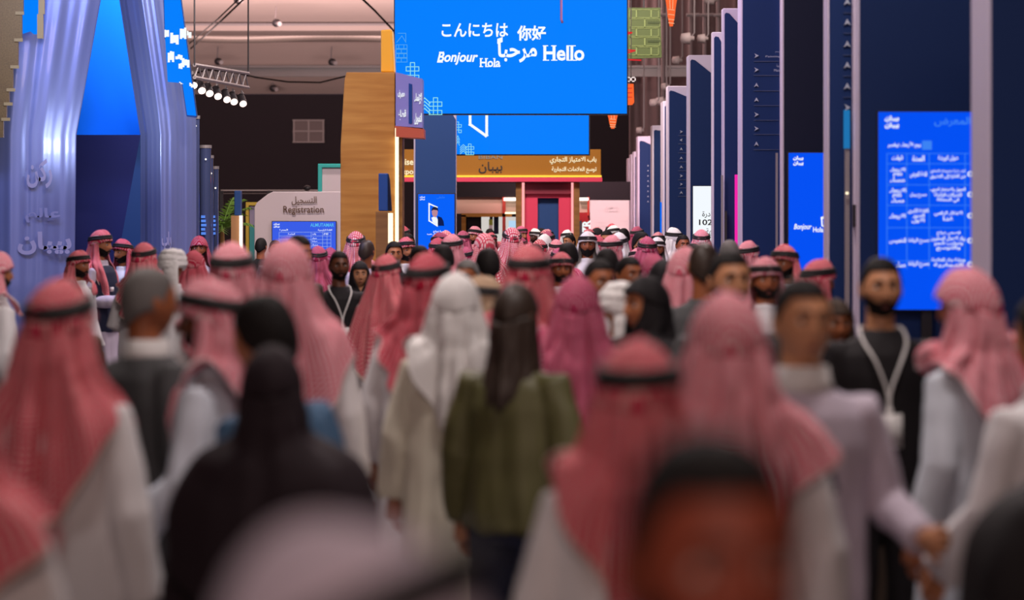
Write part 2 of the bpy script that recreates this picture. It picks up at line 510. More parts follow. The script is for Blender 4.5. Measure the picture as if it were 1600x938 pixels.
Y = 44
t = thing('hanging_screen', 'smaller blue screen hung behind and below the greetings screen', 'screen', (X(816, Y), Y, Z(241, Y)))
MB().pbox(711, 60, 922, 243, Y+.02, .16).build('housing', M['dsteel'], t)
MB().pbox(712.5, 62, 920, 241, Y, .02).build('display', M['scr'], t)
fr = MB().stroke([(734.5, 120), (734.5, 194.5), (759, 212), (760.5, 211), (760.5, 120)], 4.2, Y-.012)
fr.build('outline', M['glow'], t)
mk = MB(); marks_cross(mk, 734, 233.5, 4.2, Y-.012, .9); marks_cross(mk, 714.5, 199, 4.2, Y-.012, .9, ((0, -1.5), (0, -.5), (1, -.5), (0, .5), (1, 1.5)))
marks_chevron(mk, 719, 729, 226, 241, Y-.012, 4, .9); marks_chevron(mk, 712.5, 718, 212, 228, Y-.012, 3, .8)
mk.build('pattern', mat('mark_mint', (.35, .95, 1.0), emit=.8), t)
for px in (735, 900): MB().tube([(X(px, Y), Y+.1, Z(62, Y)), (X(px, Y), Y+.1, 9.0)], .02, 6).build('hanger', M['dsteel'], t)

# ------------------------------------------------------------------ wooden tower with the yellow post
Y = 30.6
t = thing('booth_tower', 'tall wood clad booth tower with a glowing vertical light strip', 'tower', (X(575, Y), Y, 0))
MB().ppoly([(541, 113), (617, 113), (617, None), (532, None), (532, 230), (538, 126)], Y, .7).build('wood_cladding', M['wood'], t, bevel=.01)
sidemap = lambda p, q: (X(617, Y)+(p-617)/36*.30, Y-.01-(p-617)/36*.25, Z(q, Y))
sb = MB()
c0 = [sidemap(618, 113), sidemap(653.5, 125), sidemap(653.5, 201), sidemap(618, 197)]
c1 = [(x, y+.5, z) for x, y, z in c0]
sb.add(c0+c1, [(3, 2, 1, 0), (4, 5, 6, 7), (0, 1, 5, 4), (2, 3, 7, 6), (1, 2, 6, 5), (3, 0, 4, 7)])
sb.build('fascia', mat('lilac_board', (.30, .26, .50), .4), t)
fz = lambda p, q: (sidemap(p, q)[0], sidemap(p, q)[1]-.02, sidemap(p, q)[2])
for s_, bx in (('مصرف', (621, 141, 630, 155)), ('الإنماء', (643, 147, 653, 164)), ('قطاع', (621, 172, 632, 189)), ('التمويل', (643, 178, 653, 196))):
    text(arabic(s_), bx, Y, M['glow'], t, bold=.03, mapf=fz)
bb = MB()
d0 = [sidemap(635.5, 131), sidemap(640, 133), sidemap(640, 194), sidemap(635.5, 194)]
d0 = [(x, y-.012, z) for x, y, z in d0]
bb.add(d0, [(3, 2, 1, 0)]); bb.build('dark_panel', M['navyl'], t)
un = MB()
e0 = [sidemap(617, 197), sidemap(655.5, 203), sidemap(655.5, 217), sidemap(617, 214)]
e0 = [(x, y-.03, z) for x, y, z in e0]; e1 = [(x, y+.6, z) for x, y, z in e0]
un.add(e0+e1, [(3, 2, 1, 0), (4, 5, 6, 7), (0, 1, 5, 4), (2, 3, 7, 6), (1, 2, 6, 5), (3, 0, 4, 7)])
un.build('soffit_band', M['orange'], t)
MB().pbox(617.3, 200, 622.5, None, Y-.05, .08).build('light_strip', M['ledwarm'], t)
MB().box(X(622.5, Y), X(628, Y), Y+.12, Y+.7, 0, Z(214, Y)).build('side_panel', M['woodd'], t)

t = thing('yellow_post', 'bright yellow post standing on top of the wooden tower', 'post', (X(605, 30.8), 30.8, Z(113, 30.6)))
MB().ppoly([(595, 113), (595, 47), (611, 45.5), (614, 50), (617, 113)], 30.7, .3).build('body', M['yellow'], t, bevel=.015)
MB().ppoly([(612.5, 49), (614.5, 50), (617.6, 113), (616, 113)], 30.68, .02).build('edge_trim', mat('pale_yellow', (.9, .62, .2), .5), t)

Y = 29.6
t = thing('booth_pillar', 'short wooden pillar with a navy block on top before the wooden tower', 'pillar', (X(600, Y), Y, 0))
MB().pbox(587, 331, 606, None, Y, .3).build('base', M['woodd'], t)
MB().pbox(606.5, 333, 613.5, None, Y+.02, .1).build('light_strip', M['ledwarm'], t)
MB().ppoly([(591.5, 271), (606, 271), (606, 330), (591.5, 330)], Y+.02, .25).build('navy_block', M['navyl'], t, bevel=.01)
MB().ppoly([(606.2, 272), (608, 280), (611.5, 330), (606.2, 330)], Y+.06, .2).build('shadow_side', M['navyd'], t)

# ------------------------------------------------------------------ registration wall
Y = 41.2
t = thing('registration_wall', 'pale registration wall with clipped corner and dark bilingual lettering', 'wall panel', (X(465, Y), Y, 0))
MB().ppoly([(397.5, None), (397.5, 324), (401, 317), (419, 303), (427, 299.5), (536, 299.5), (536, None)], Y, .3).build('panel', M['pinkwall'], t, bevel=.01)
text(arabic('التسجيل'), (456, 307, 495, 321), Y, M['bronze'], t, bold=.012, depth=.05)
text('Registration', (443, 322, 506, 336), Y, M['bronze'], t, bold=.012, depth=.05)
Y = 41.1
t = thing('registration_screen', 'blue timetable screen mounted on the registration wall', 'screen', (X(475, Y), Y, Z(390, Y)))
MB().pbox(424.5, 345.5, 525.5, 393, Y+.01, .085).build('housing', M['dsteel'], t)
MB().pbox(425.5, 346.5, 524.5, 392, Y-.005, .015).build('display', M['scr3'], t)
lg = MB()
def logo(box, Y, parent, m=None):
    x0, y0, x1, y1 = box; h = (y1-y0)
    text(arabic('بيبان'), (x0, y0, x1, y0+h*.46), Y, m or M['glow'], parent, name='logo', bold=.05)
    text(arabic('بيبان'), (x0, y0+h*.52, x1, y1), Y, m or M['glow'], parent, name='logo', bold=.05)
logo((428, 348.5, 437, 356), Y, t)
text('ALMUTAMAR', (485, 349, 522, 354.5), Y, M['glowc'], t, bold=.01)
text(arabic('القاعة الرئيسية'), (497, 358, 519, 361.5), Y, M['glow'], t, bold=.02)
text(arabic('اليوم ١'), (437, 358, 450, 361.5), Y, M['glow'], t, bold=.02)
tb = MB()
for yy in (363, 369, 374.5, 380, 385.5, 391): tb.stroke([(436, yy), (517, yy)], .5, Y-.015)
for xx in (436, 486, 504, 511, 517): tb.stroke([(xx, 363), (xx, 391)], .5, Y-.015)
tb.build('table_lines', mat('mark_line', (.45, .6, 1.0), emit=.8), t)
for bx, s_ in (((450, 364.5, 461, 367.5), 'الجلسة'), ((488, 364.5, 494, 367.5), 'وقت'), ((506, 364.5, 513, 367.5), 'يوم'), ((488, 371, 495, 373.5), 'مساء'), ((488, 376, 496, 378.5), 'صباحا'), ((487, 381.5, 497, 384), 'مساء')):
    text(arabic(s_), bx, Y, M['glow'], t, bold=.02)

Y = 43.5
t = thing('teal_frame_wall', 'white booth wall edged with a thick teal frame behind registration', 'wall panel', (X(520, Y), Y, 0))
MB().pbox(503, 262, 545, None, Y+.06, .2).build('panel', M['pinkwall'], t)
MB().ppoly([(496.5, None), (496.5, 256), (545, 256), (545, 262), (503, 262), (503, None)], Y, .28).build('frame', M['teal'], t, bevel=.01)

Y = 40
t = thing('booth_pillar', 'short wooden pillar with a navy block on top beside the palm', 'pillar', (X(370, Y), Y, 0))
MB().pbox(361, 337, 377, None, Y, .3).build('base', mat('amber_veneer', (.42, .2, .08), .5), t)
MB().pbox(374, 337, 378.5, None, Y-.03, .04).build('light_strip', M['ledwhite'], t)
MB().pbox(366, 298, 375.5, 337, Y+.02, .25).build('navy_block', M['navyl'], t, bevel=.01)
Y = 44
t = thing('yellow_frame_booth', 'dark booth opening framed in yellow with a mauve side panel', 'booth', (X(391, Y), Y, 0))
MB().ppoly([(384, None), (384, 316), (400, 316), (400, 321), (388.5, 321), (388.5, None)], Y, .2).build('frame', mat('mustard_frame', (.55, .36, .03), .5), t)
MB().pbox(390, 322, 400, 352, Y+.05, .1).build('side_panel', mat('mauve_panel', (.26, .22, .34), .6), t)
MB().pbox(390, 352, 400, None, Y+.05, .1).build('lower_panel', mat('teal_dark', (.03, .24, .27), .6), t)
Y = 52
t = thing('rail', 'thin pale horizontal rail across the dark opening left of registration', 'rail', (X(420, Y), Y, Z(297, Y)))
MB().box(X(345, Y), X(500, Y), Y, Y+.06, Z(298.5, Y), Z(296.5, Y)).build('top_bar', mat('rail_pale', (.35, .27, .27), .5), t)
MB().box(X(345, Y), X(500, Y), Y, Y+.06, Z(303, Y), Z(301.8, Y)).build('lower_bar', mat('rail_dim', (.13, .09, .09), .5), t)
for px in (346, 420, 499): MB().box(X(px, Y)-.03, X(px, Y)+.03, Y, Y+.06, 0, Z(298, Y)).build('post', M['dsteel'], t)
MB().ell((X(480, 51.6), 51.6, Z(294, 51.6)), (.07, .06, .05), 10, 8).build('spot_lamp', M['dsteel'], t, True)

# palm by the pillar
random.seed(4)
Y = 42
t = thing('potted_palm', 'leafy green potted palm between the glass columns and the wooden pillar', 'plant', (X(346, Y), Y, 0))
MB().loft([[(X(346, Y)+r*math.cos(a), Y+r*math.sin(a), z) for a in np.linspace(0, 2*math.pi, 18)[:-1]] for r, z in ((.20, 0), (.26, .45), (.28, .5), (.24, .5))]).build('pot', M['dsteel'], t, True)
MB().tube([(X(346, Y), Y, .45), (X(346, Y)+.02, Y, 1.3), (X(347, Y), Y, 1.75)], [.05, .04, .03], 8).build('trunk', M['woodd'], t, True)
for k in range(15):
    a = k*2.399; el = random.uniform(.3, 1.3); L = random.uniform(.42, .72)
    fr = MB(); P = []
    for i in range(9):
        u = i/8
        P.append(Vector((X(347, Y)+math.cos(a)*L*u*math.cos(el)*1.1, Y+math.sin(a)*L*u*math.cos(el), 1.72+L*(u*math.sin(el)*1.25-u*u*.45))))
    fr.tube(P, [.008]*9, 5)
    for i in range(1, 9):
        tdir = (P[i]-P[i-1]).normalized(); sd = tdir.cross(Vector((0, 0, 1))).normalized()
        for sg in (-1, 1):
            l = .20*(1-.5*i/8)
            tip = P[i]+sd*sg*l+tdir*l*.7-Vector((0, 0, .05))
            fr.add([P[i]-tdir*.02, P[i]+tdir*.02, tip], [(0, 1, 2)])
    fr.build('frond', M['green'], t)

# ------------------------------------------------------------------ navy pillar with the portrait screen
Y = 42
t = thing('navy_pillar', 'broad navy pillar with a white clipped top behind the hanging screen', 'pillar', (X(680, Y), Y, 0))
MB().pbox(646.5, 166, 712.5, None, Y+.015, .5).build('core', M['totem'], t)
MB().ppoly([(649, None), (649, 166), (700, 166), (712, 187), (712, None)], Y, .02).build('panel', M['navyl'], t)
t = thing('pillar_screen', 'blue portrait screen on the navy pillar showing a smiling man in dark jacket', 'screen', (X(682, Y), Y, Z(388, Y)))
MB().pbox(652, 302, 712, 391, Y-.06, .055).build('housing', M['dsteel'], t)
MB().pbox(653.5, 303.5, 710, 390, Y-.075, .015).build('display', mat('screen_azure', (0, .12, .95), emit=1.0), t)
Ys = Y-.08
logo((656, 306.5, 664, 313), Ys, t)
text(arabic('ملتقى'), (682, 306, 695, 311), Ys, M['glowp'], t)
MB().stroke([(683, 324), (670.5, 318.5), (670.5, 345), (683, 353), (683, 344)], 2, Ys-.02).build('outline', M['glow'], t)
im = MB()
im.ppoly([(674, 340), (681, 338), (685, 345), (685, 353), (676, 347)], Ys-.03, .004); im.build('picture_shirt', M['wscr'], t)
MB().ppoly([(684, 338), (690, 340), (693, 346), (694, 353), (684, 353)], Ys-.032, .004).build('picture_jacket', mat('picture_navy', (.003, .012, .09), emit=.9), t)
MB().ppoly([(674.5, 330), (676, 327), (681, 326.5), (684, 330), (683.5, 336), (680.5, 340), (677, 338.5), (675, 335)], Ys-.036, .004).build('picture_face', mat('picture_skin', (.55, .27, .33), emit=.9), t)
MB().ppoly([(674, 330), (675.5, 325), (679, 323), (684, 325), (685, 331), (683, 328.5), (677, 328)], Ys-.04, .004).build('picture_hair', mat('picture_hair', (.01, .012, .05), emit=.9), t)
text(arabic('قصة نجاح'), (677, 360, 696, 364.5), Ys, M['glow'], t, bold=.03)
text(arabic('من البداية إلى القمة'), (667, 365, 696, 368), Ys, M['glow'], t, bold=.02)

# ------------------------------------------------------------------ franchise portal
Y = 50
t = thing('portal_fascia', 'long brown booth fascia with glowing lettering over an amber light line', 'fascia', (X(779, Y), Y, Z(283, Y)))
MB().pbox(597, 233.5, 939, 276, Y, .5).build('board', mat('walnut_board', (.36, .15, .02), .55, vary=.12, spec=.15), t, bevel=.01)
MB().pbox(597, 274, 940, 277, Y-.05, .05).build('light_strip', M['ledyellow'], t)
MB().pbox(597, 277.3, 941, 284, Y-.08, .6).build('red_band', M['crimson'], t)
text(arabic('باب الامتياز التجاري'), (859, 245, 932, 257), Y, M['goldglow'], t, bold=.02)
text(arabic('توسع العلامات التجارية'), (862, 260.5, 932, 271), Y, M['goldglow'], t, bold=.02)
text(arabic('بيبان'), (748, 253, 785, 271), Y, M['ink'], t, name='logo', bold=.012)
text('BIBAN', (748, 243, 785, 248.5), Y, mat('grey_letters', (.24, .26, .25), .5), t, name='logo')
text('Franchise', (598, 248, 646, 258), Y, M['goldglow'], t, bold=.02)
text('and Expo', (602, 264, 646, 275), Y, M['goldglow'], t, bold=.02)
t = thing('portal_gate', 'crimson portal with two wood posts and a dark blue doorway', 'portal', (X(855, Y), Y+.1, 0))
Yg = Y+.1
for a, b in ((806, 820), (893.5, 905.5)): MB().pbox(a, 285.5, b, None, Yg, .4).build('post', M['woodd'], t)
MB().pbox(815.5, 285.5, 819.5, None, Yg-.03, .03).build('light_strip', M['ledred'], t)
MB().pbox(892.5, 285.5, 896, None, Yg-.03, .03).build('light_strip', M['ledred'], t)
MB().pbox(819.5, 285.5, 893, 303, Yg+.05, .3).build('lintel', mat('deep_crimson', (.20, .006, .03), .6), t)
MB().pbox(819.5, 303, 840, None, Yg+.15, .2).build('jamb', M['crimson'], t)
MB().pbox(873, 303, 893, None, Yg+.15, .2).build('jamb', M['crimson'], t)
MB().pbox(840, 303, 873, 309.5, Yg+.15, .2).build('header', M['crimson'], t)
MB().pbox(838, 308, 875, None, Yg+.3, .1).build('door_panel', M['navyl'], t)
# shops beside the portal
Y = 52.5
t = thing('shop_booth', 'bright shop interior with wooden frame left of the crimson portal', 'shop', (X(760, Y), Y, 0))
MB().pbox(712, 286, 808, 308, Y, .2).build('dark_header', M['black'], t)
MB().pbox(712, 308, 806, 334, Y+.1, .1).build('sign_band', mat('peach_board', (.72, .42, .33), .5), t)
fr = MB(); fr.pbox(721, 333.5, 800, 339, Y-.02, .1); fr.pbox(721, 336, 728, None, Y-.02, .1)
fr.build('wood_frame', M['wood'], t)
MB().pbox(728, 339, 752, None, Y+.15, .1).build('dark_display', M['black'], t)
MB().pbox(752, 339, 790, None, Y+.3, .1).build('white_wall', mat('lit_white_wall', (.85, .8, .75), emit=.75), t)  # wall glows by itself, the shop lighting put into its material
MB().pbox(785, 308, 790, None, Y-.02, .1).build('red_post', mat('red_post', (.6, .05, .03), .5), t)
MB().pbox(787, 309, 806, 314, Y-.04, .08).build('light_box', M['ledwhite'], t)
MB().pbox(790, 314, 806, 334, Y+.06, .1).build('upper_wall', mat('tan_wall', (.5, .36, .28), .5), t)
MB().pbox(789, 331.5, 806, 334.5, Y-.04, .05).build('light_bar', M['ledwarm'], t)
MB().pbox(790, 339, 807, None, Y+.25, .1).build('lit_wall', mat('lit_white_wall', (.85, .8, .75), emit=.75), t)  # shop lighting put into this wall as glow too
MB().pbox(795, 345, 806, 356, Y+.2, .04).build('monitor', mat('pale_monitor', (.5, .75, 1), emit=.9), t)
po = thing('shop_mannequin', 'dark figure display with a yellow top inside the bright shop', 'display', (X(772, Y), Y+.1, 0))
MB().pbox(764, 343, 770, 352, Y+.1, .1).build('yellow_top', mat('lime_cloth', (.5, .55, .05), .6), po)
MB().pbox(765, 338, 770, 343, Y+.1, .1).build('head', M['dsteel'], po)
MB().pbox(771.5, 339, 779, 366, Y+.12, .1).build('dark_robe', M['navyd'], po)
MB().pbox(764, 352, 770, None, Y+.1, .1).build('base', M['white'], po)
t = thing('shop_booth', 'narrow red shop bay with white upright letters right of the crimson portal', 'shop', (X(912, Y), Y, 0))
MB().pbox(905, 284, 985, 313, Y+.3, .1).build('dark_header', M['black'], t)
MB().pbox(905, 309, 919.5, 313.5, Y-.04, .08).build('light_box', M['ledwhite'], t)
MB().pbox(905, 313, 919, 332, Y+.1, .1).build('upper_wall', mat('tan_wall', (.5, .36, .28), .5), t)
MB().pbox(905, 332, 922, None, Y+.05, .1).build('red_wall', mat('red_wall', (.42, .015, .02), .5), t)
MB().pbox(918, 308, 921, 337, Y-.02, .1).build('red_post', mat('red_post', (.6, .05, .03), .5), t)
MB().pbox(904.5, 345, 909, None, Y-.06, .1).build('letter_board', mat('dark_grey', (.08, .08, .09), .5), t)
def upright(p, q): # letters read upwards
    return (X(909.5+(q-0)*1.0, Y), Y-.08, Z(366-(p-0), Y))
text('ZR', (0, 0, 22, 13), Y, M['glow'], t, bold=.04, mapf=upright)
Y = 56
t = thing('pink_wall', 'plain pale pink booth wall with faint lettering before the navy totems', 'wall panel', (X(952, Y), Y, 0))
MB().pbox(921.5, 313, 983, None, Y, .25).build('panel', M['pinkwall'], t, bevel=.01)
fp = mat('faint_print', (.50, .40, .42), .6)
text(arabic('ريادة الأعمال'), (945, 322, 967, 327), Y, fp, t); text(arabic('معك'), (945, 328, 965, 331), Y, fp, t)
for bx in ((930, 347, 946, 349), (930, 353, 946, 355), (968, 345, 980, 347)): text(arabic('برنامج الاعمال'), bx, Y, fp, t)

# ------------------------------------------------------------------ hanging shapes upper right
Y = 47
t = thing('brick_sign', 'green hanging panel drawn as a brick wall beside the big screen', 'sign', (X(1005, Y), Y, Z(90, Y)))
MB().ppoly([(980, 12), (1032, 12), (1034, 90), (982, 92)], Y, .06).build('panel', M['lawn'], t)
mk = MB()
for k in range(5):
    y0 = 15+k*14.6; xs_ = [984, 995, 1018, 1030] if k % 2 == 0 else [985, 1008, 1032]
    for a, b in zip(xs_[:-1], xs_[1:]): mk.stroke([(a, y0), (b-1, y0), (b-1, y0+12.5), (a, y0+12.5), (a, y0)], .9, Y-.012)
mk.build('brick_outline', M['lime'], t)
mk = MB()
for yy in (35, 64):
    for i in range(9): mk.pbox(1012+i*2.2, yy-(1.2 if i % 2 else 2.2), 1013.6+i*2.2, yy+2, Y-.015, .01)
mk.build('lettering', mat('olive_print', (.03, .05, .01), .7), t)
MB().tube([(X(1006, Y), Y, Z(12, Y)), (X(1006, Y), Y, 9)], .015, 6).build('hanger', M['dsteel'], t)
Y = 46
t = thing('neon_ornament', 'red neon zigzag shape peeping out beside the green brick panel', 'neon sign', (X(985, Y), Y, Z(96, Y)))
zz = MB().stroke([(976, 50), (987, 51), (979, 54), (979, 78), (992, 79), (979, 83), (979, 93), (1001, 94)], 2.0, Y, .04)
zz.build('tube', M['redneon'], t); MB().tube([(X(979, Y), Y+.02, Z(50, Y)), (X(979, Y), Y+.02, 9)], .012, 6).build('hanger', M['dsteel'], t)
Y = 48
t = thing('neon_ornament', 'red block shaped neon hanging at the lower right edge of the screen', 'neon sign', (X(984, Y), Y, Z(165, Y)))
MB().ppoly([(976, 131), (990, 131), (991, 160), (988, 164), (976, 164)], Y, .05).build('tube', M['orneon'], t)
mk = MB()
for yy in (138, 145, 152): mk.stroke([(977, yy), (987, yy)], 1.2, Y-.012)
mk.build('inner_line', M['redneon'], t)
MB().tube([(X(980, Y), Y+.02, Z(131, Y)), (X(980, Y), Y+.02, 9)], .012, 6).build('hanger', M['dsteel'], t)
Y = 46.6
t = thing('window_ornament', 'small pale square window shapes hanging above the red neon block', 'sign', (X(986, Y), Y, Z(127, Y)))
mk = MB()
for a in (979, 986.5): mk.stroke([(a, 121), (a+6, 121), (a+6, 127), (a, 127), (a, 121)], 1.6, Y, .03)
MB().tube([(X(986, Y), Y+.02, Z(121, Y)), (X(986, Y), Y+.02, 9)], .008, 6).build('hanger', M['dsteel'], t)
mk.build('frame', mat('pale_grey', (.45, .45, .48), .5), t)
for cx, y0, y1, wd, lab, Yb in ((1049, -14, 41, 22, 'orange neon light bulb hanging above the totems', 46), (957.5, 170, 201, 21, 'orange neon light bulb hanging below the big screen', 46)):
    t = thing('neon_bulb', lab, 'neon sign', (X(cx, Yb), Yb, Z(y1, Yb)), 'neon bulbs')
    h = y1-y0
    MB().ppoly([(cx-wd/2, y0), (cx+wd/2, y0), (cx+wd/2*.62, y0+h*.48), (cx+wd/2*.5, y0+h*.72), (cx+2.4, y1), (cx-2.4, y1), (cx-wd/2*.5, y0+h*.72), (cx-wd/2*.62, y0+h*.48)], Yb, .06).build('bulb', M['orneon'], t)
    mk = MB()
    for q in (.52, .66, .8, .9): mk.stroke([(cx-wd*.2, y0+h*q), (cx+wd*.2, y0+h*(q+.02))], .9, Yb-.012)
    mk.stroke([(cx-3, y0), (cx-2, y0+h*.5)], .8, Yb-.012); mk.stroke([(cx+3, y0), (cx+2, y0+h*.5)], .8, Yb-.012)
    mk.build('thread_line', mat('neon_pale', (1, .55, .3), emit=.9), t)
    MB().tube([(X(cx, Yb), Yb+.03, Z(y0, Yb)), (X(cx, Yb), Yb+.03, 9)], .012, 6).build('hanger', M['dsteel'], t)
# scaffolding poles behind the totems
for i, (px, y0, Yp, lab) in enumerate(((1079, 0, 60.2, 'pale scaffold pole left of the white floodlight'), (1101, 0, 60.6, 'pale scaffold pole above the tall totem with white screen'), (1036, 40, 60.8, 'thin scaffold pole right of the green brick panel'), (1122, 0, 60, 'pale scaffold pole beside the tallest inner totem'))):
    t = thing('scaffold_pole', lab, 'pole', (X(px, Yp), Yp, 0))
    MB().tube([(X(px, Yp), Yp, 0), (X(px, Yp), Yp, 8.4)], .045, 8).build('pole', mat('dull_pole', (.20, .15, .16), .6), t, True)
    MB().tube([(X(px-7, Yp), Yp-.06, Z(24, Yp)), (X(px+14, Yp), Yp-.06, Z(23, Yp))], .04, 6).build('coupler_bar', M['steel'], t)
for fi, (px, py, lab, k) in enumerate(((1074, 62, 'white stage floodlight above the totem with the white screen', 1.0), (1098, 62, 'white wedge floodlight just right of the round one', .8), (1022, 162, 'white floodlight beside the sixth totem top', .7),
                       (1033, 160, 'white floodlight nearest the arrow totem top', .8), (1111, 0, 'white floodlight at the top edge above the tall totems', 1.1), (1040, 137, 'small white floodlight perched on the arrow totem', .7), (1000, 205, 'tiny white floodlight over the farthest totems', .6), (1058, 96, 'pale floodlight resting near the truss beam', .8))):
    Yp = 55.6+.55*fi
    t = thing('floodlight', lab, 'floodlight', (X(px, Yp), Yp, Z(py, Yp)), 'floodlights over the totems')
    c = (X(px, Yp), Yp, Z(py, Yp)); k *= .85
    MB().loft([[(c[0]-.16*k+q, c[1]+r*math.cos(a), c[2]+.03*k+r*math.sin(a)) for a in np.linspace(0, 2*math.pi, 13)[:-1]] for q, r in ((0, .03*k), (.02*k, .11*k), (.22*k, .14*k), (.24*k, .06*k), (.32*k, .05*k))]).build('head', mat('dull_white', (.42, .35, .35), .6), t, True)
    MB().tube([(c[0]+.05*k, c[1], c[2]), (c[0]+.16*k, c[1], c[2]+.15*k), (c[0]+.16*k, c[1], 8.99)], .018, 6).build('arm', M['steel'], t)

# ------------------------------------------------------------------ row of totems on the right
AX = 2.4
def totem(xb, xf, ytop, lab, rtop=None, fw=1.1, vis=36, edge=None, ycut=None, panel='navy', side='totem'):
    """xb/xf: columns of the rear and the front corner of the aisle side"""
    Yb, Yf = AX*F/(xb-800), AX*F/(xf-800)
    t = thing('navy_totem', lab, 'totem', (AX+fw/2, Yf, 0), 'totems along the aisle')
    zt = Z(ytop, Yf) if ytop is not None else 4.9
    MB().box(AX, AX+fw, Yf, max(Yb, Yf+.12), 0, zt).build('slab', M[side], t, bevel=.008)
    e = .012*Yf/20
    yl = Yf/F
    rt = (rtop if rtop is not None else 30)*yl
    lt = 7*yl
    p = [(AX+e, 0.02), (AX+e, zt-lt-.02), (AX+e+2*yl, zt-lt), (AX+e+7*yl, zt-lt-1*yl), (AX+min(.9*fw, vis*yl), zt-rt), (AX+fw-.02, zt-rt-.01), (AX+fw-.02, .02)]
    if ytop is None: p = [(AX+e, .02), (AX+e, zt-.05), (AX+fw-.02, zt-.05), (AX+fw-.02, .02)]
    MB().prism(p, Yf-.02, Yf).build('panel', M[panel], t)
    return t, Yf
def arrows(t, Y, xs, rows, dirs, sz, line=None, m=None):
    for yy, d in zip(rows, dirs):
        a = {'r': 0, 'u': 90, 'l': 180}[d]
        mb = MB()
        pts = [(-.8, -.9), (.9, 0), (-.8, .9), (-.2, 0)]
        q = []
        for x, y in pts:
            ca, sa = math.cos(R(a)), math.sin(R(a))
            q.append((xs+(x*ca-y*sa)*sz, yy-(x*sa+y*ca)*sz))
        mb.ppoly(q, Y-.035, .012); mb.build('arrow', m or M['print_'], t)
    if line:
        for yy in rows: MB().stroke([(line[0], yy+line[2]), (line[1], yy+line[2])], .6, Y-.03).build('divider_line', mat('dim_line', (.09, .11, .2), .6), t)

totem(979, 982, 247, 'farthest little navy totem at the end of the aisle', 6, .5)
totem(983.5, 986, 241, 'second farthest navy totem, one step nearer than the last', 6, .5)
totem(988, 990, 237, 'third farthest navy totem in the row', 6, .6)
t, Y_ = totem(994, 996.5, 213, 'fourth farthest navy totem with tiny white arrows', 13, .75, 20)
arrows(t, Y_, 1012.5, range(259, 318, 8), 'uuuuuuuu', 1.6)
t, Y_ = totem(1016.5, 1019, 196, 'narrow navy totem left of the blue light strip', 7, .6)
totem(1032, 1036, 158, 'slim navy totem with a pale edge just behind the arrow totem', 7, .5)
t, Y_ = totem(1040.5, 1043, 134.5, 'navy totem with a column of eight white arrows', 17, .9, 31)
arrows(t, Y_, 1064.5, [206, 219, 233, 247, 261, 275, 288, 301], 'rluuurru', 2.6, (1060, 1073, 6))
MB().pbox(1031.5, 316, 1034, None, Y_+.9, .04).build('blue_strip', mat('blue_led_strip', (0, .16, 1), emit=.9), t)
t, Y_ = totem(1072.5, 1076, 86, 'navy totem carrying the tall white screen with number', 29, .9)
s_ = thing('white_screen', 'tall white screen with black number on a navy totem', 'screen', (X(1097, Y_), Y_, 0))
MB().pbox(1082, 290, 1112, None, Y_-.07, .05).build('housing', M['dsteel'], s_)
MB().pbox(1083, 291, 1113, None, Y_-.085, .015).build('display', M['wscr'], s_)
text(arabic('مبادرة'), (1097, 330, 1122, 341), Y_-.085, M['ink'], s_, bold=.01)
text('1024', (1092, 343, 1121, 352), Y_-.085, M['ink'], s_, bold=.02)
text(arabic('جهة'), (1103, 357, 1118, 368), Y_-.085, M['ink'], s_, bold=.01)
totem(1111, 1113, 50, 'slim navy totem right of the white screen', 16, .9, 14)
t, Y_ = totem(1127, 1129.5, 13, 'tall navy totem with a vertical pink light at its right', 24, .9, 24)
MB().pbox(1148.5, 273, 1153.5, None, Y_-.1, .05).build('pink_strip', M['ledpink'], t)
MB().pbox(1127, 274, 1130, None, Y_-.12, .05).build('silver_post', M['steel'], t)
MB().pbox(1132.5, 330, 1136, None, Y_-.12, .05).build('dark_post', M['dsteel'], t)
t, Y_ = totem(1152.5, 1157.5, None, 'tall navy directory totem with seven arrows and thin divider lines', None, .9)
arrows(t, Y_, 1182, [87, 109, 133, 156, 179, 201, 225], 'rruurru', 4.0, (1178, 1219, 9))
text('Painting', (1196, 87, 1219, 90.5), Y_-.03, M['print_'], t); text(arabic('الرسم'), (1211, 79, 1219, 83), Y_-.03, M['print_'], t)
text(arabic('منصة'), (1213, 100, 1219, 105), Y_-.03, M['print_'], t); text('Main', (1209, 108, 1219, 112), Y_-.03, M['print_'], t)
MB().pbox(1218.8, -60, 1221, None, Y_-.06, .06).build('edge_trim', M['totem'], t)
MB().pbox(1212.5, 239, 1215.5, None, Y_-.3, .06).build('silver_post', M['steel'], t)
t, Y_ = totem(1221, 1222, None, 'dark navy totem with a blue greetings screen', None, 1.1, panel='navyd')
s_ = thing('totem_screen', 'royal blue screen with small white greetings on the dark navy totem', 'screen', (X(1262, Y_), Y_, 0))
MB().pbox(1231, 237.5, 1297, None, Y_-.08, .055).build('housing', M['dsteel'], s_)
MB().pbox(1232.5, 239, 1296, None, Y_-.095, .015).build('display', M['scr2'], s_)
logo((1239, 244, 1255, 259), Y_-.1, s_)
text('Bonjour', (1240, 350, 1268, 361), Y_-.1, M['glow'], s_, bold=.02, shear=.28)
text('Hola', (1270, 355, 1286, 363), Y_-.1, M['glow'], s_, bold=.02)
text(arabic('مرحباً'), (1282, 338, 1318, 359), Y_-.1, M['glow'], s_, bold=.02)
t, Y_ = totem(1286.5, 1293, None, 'navy totem with white upward arrows and a bright pale edge', None, .9)
arrows(t, Y_, 1324, [3, 35, 69, 102, 135, 168], 'uuuuur', 6.0, (1318, 1332, 17))
MB().pbox(1333.5, -60, 1339, None, Y_-.25, .1).build('edge_trim', M['totem'], t)
MB().pbox(1319.5, 172, 1328, 232, Y_-.3, .06).build('blue_strip', mat('sky_strip', (.02, .28, .72), emit=.6), t)
MB().pbox(1321, 232, 1327.5, None, Y_-.29, .06).build('silver_post', M['steel'], t)
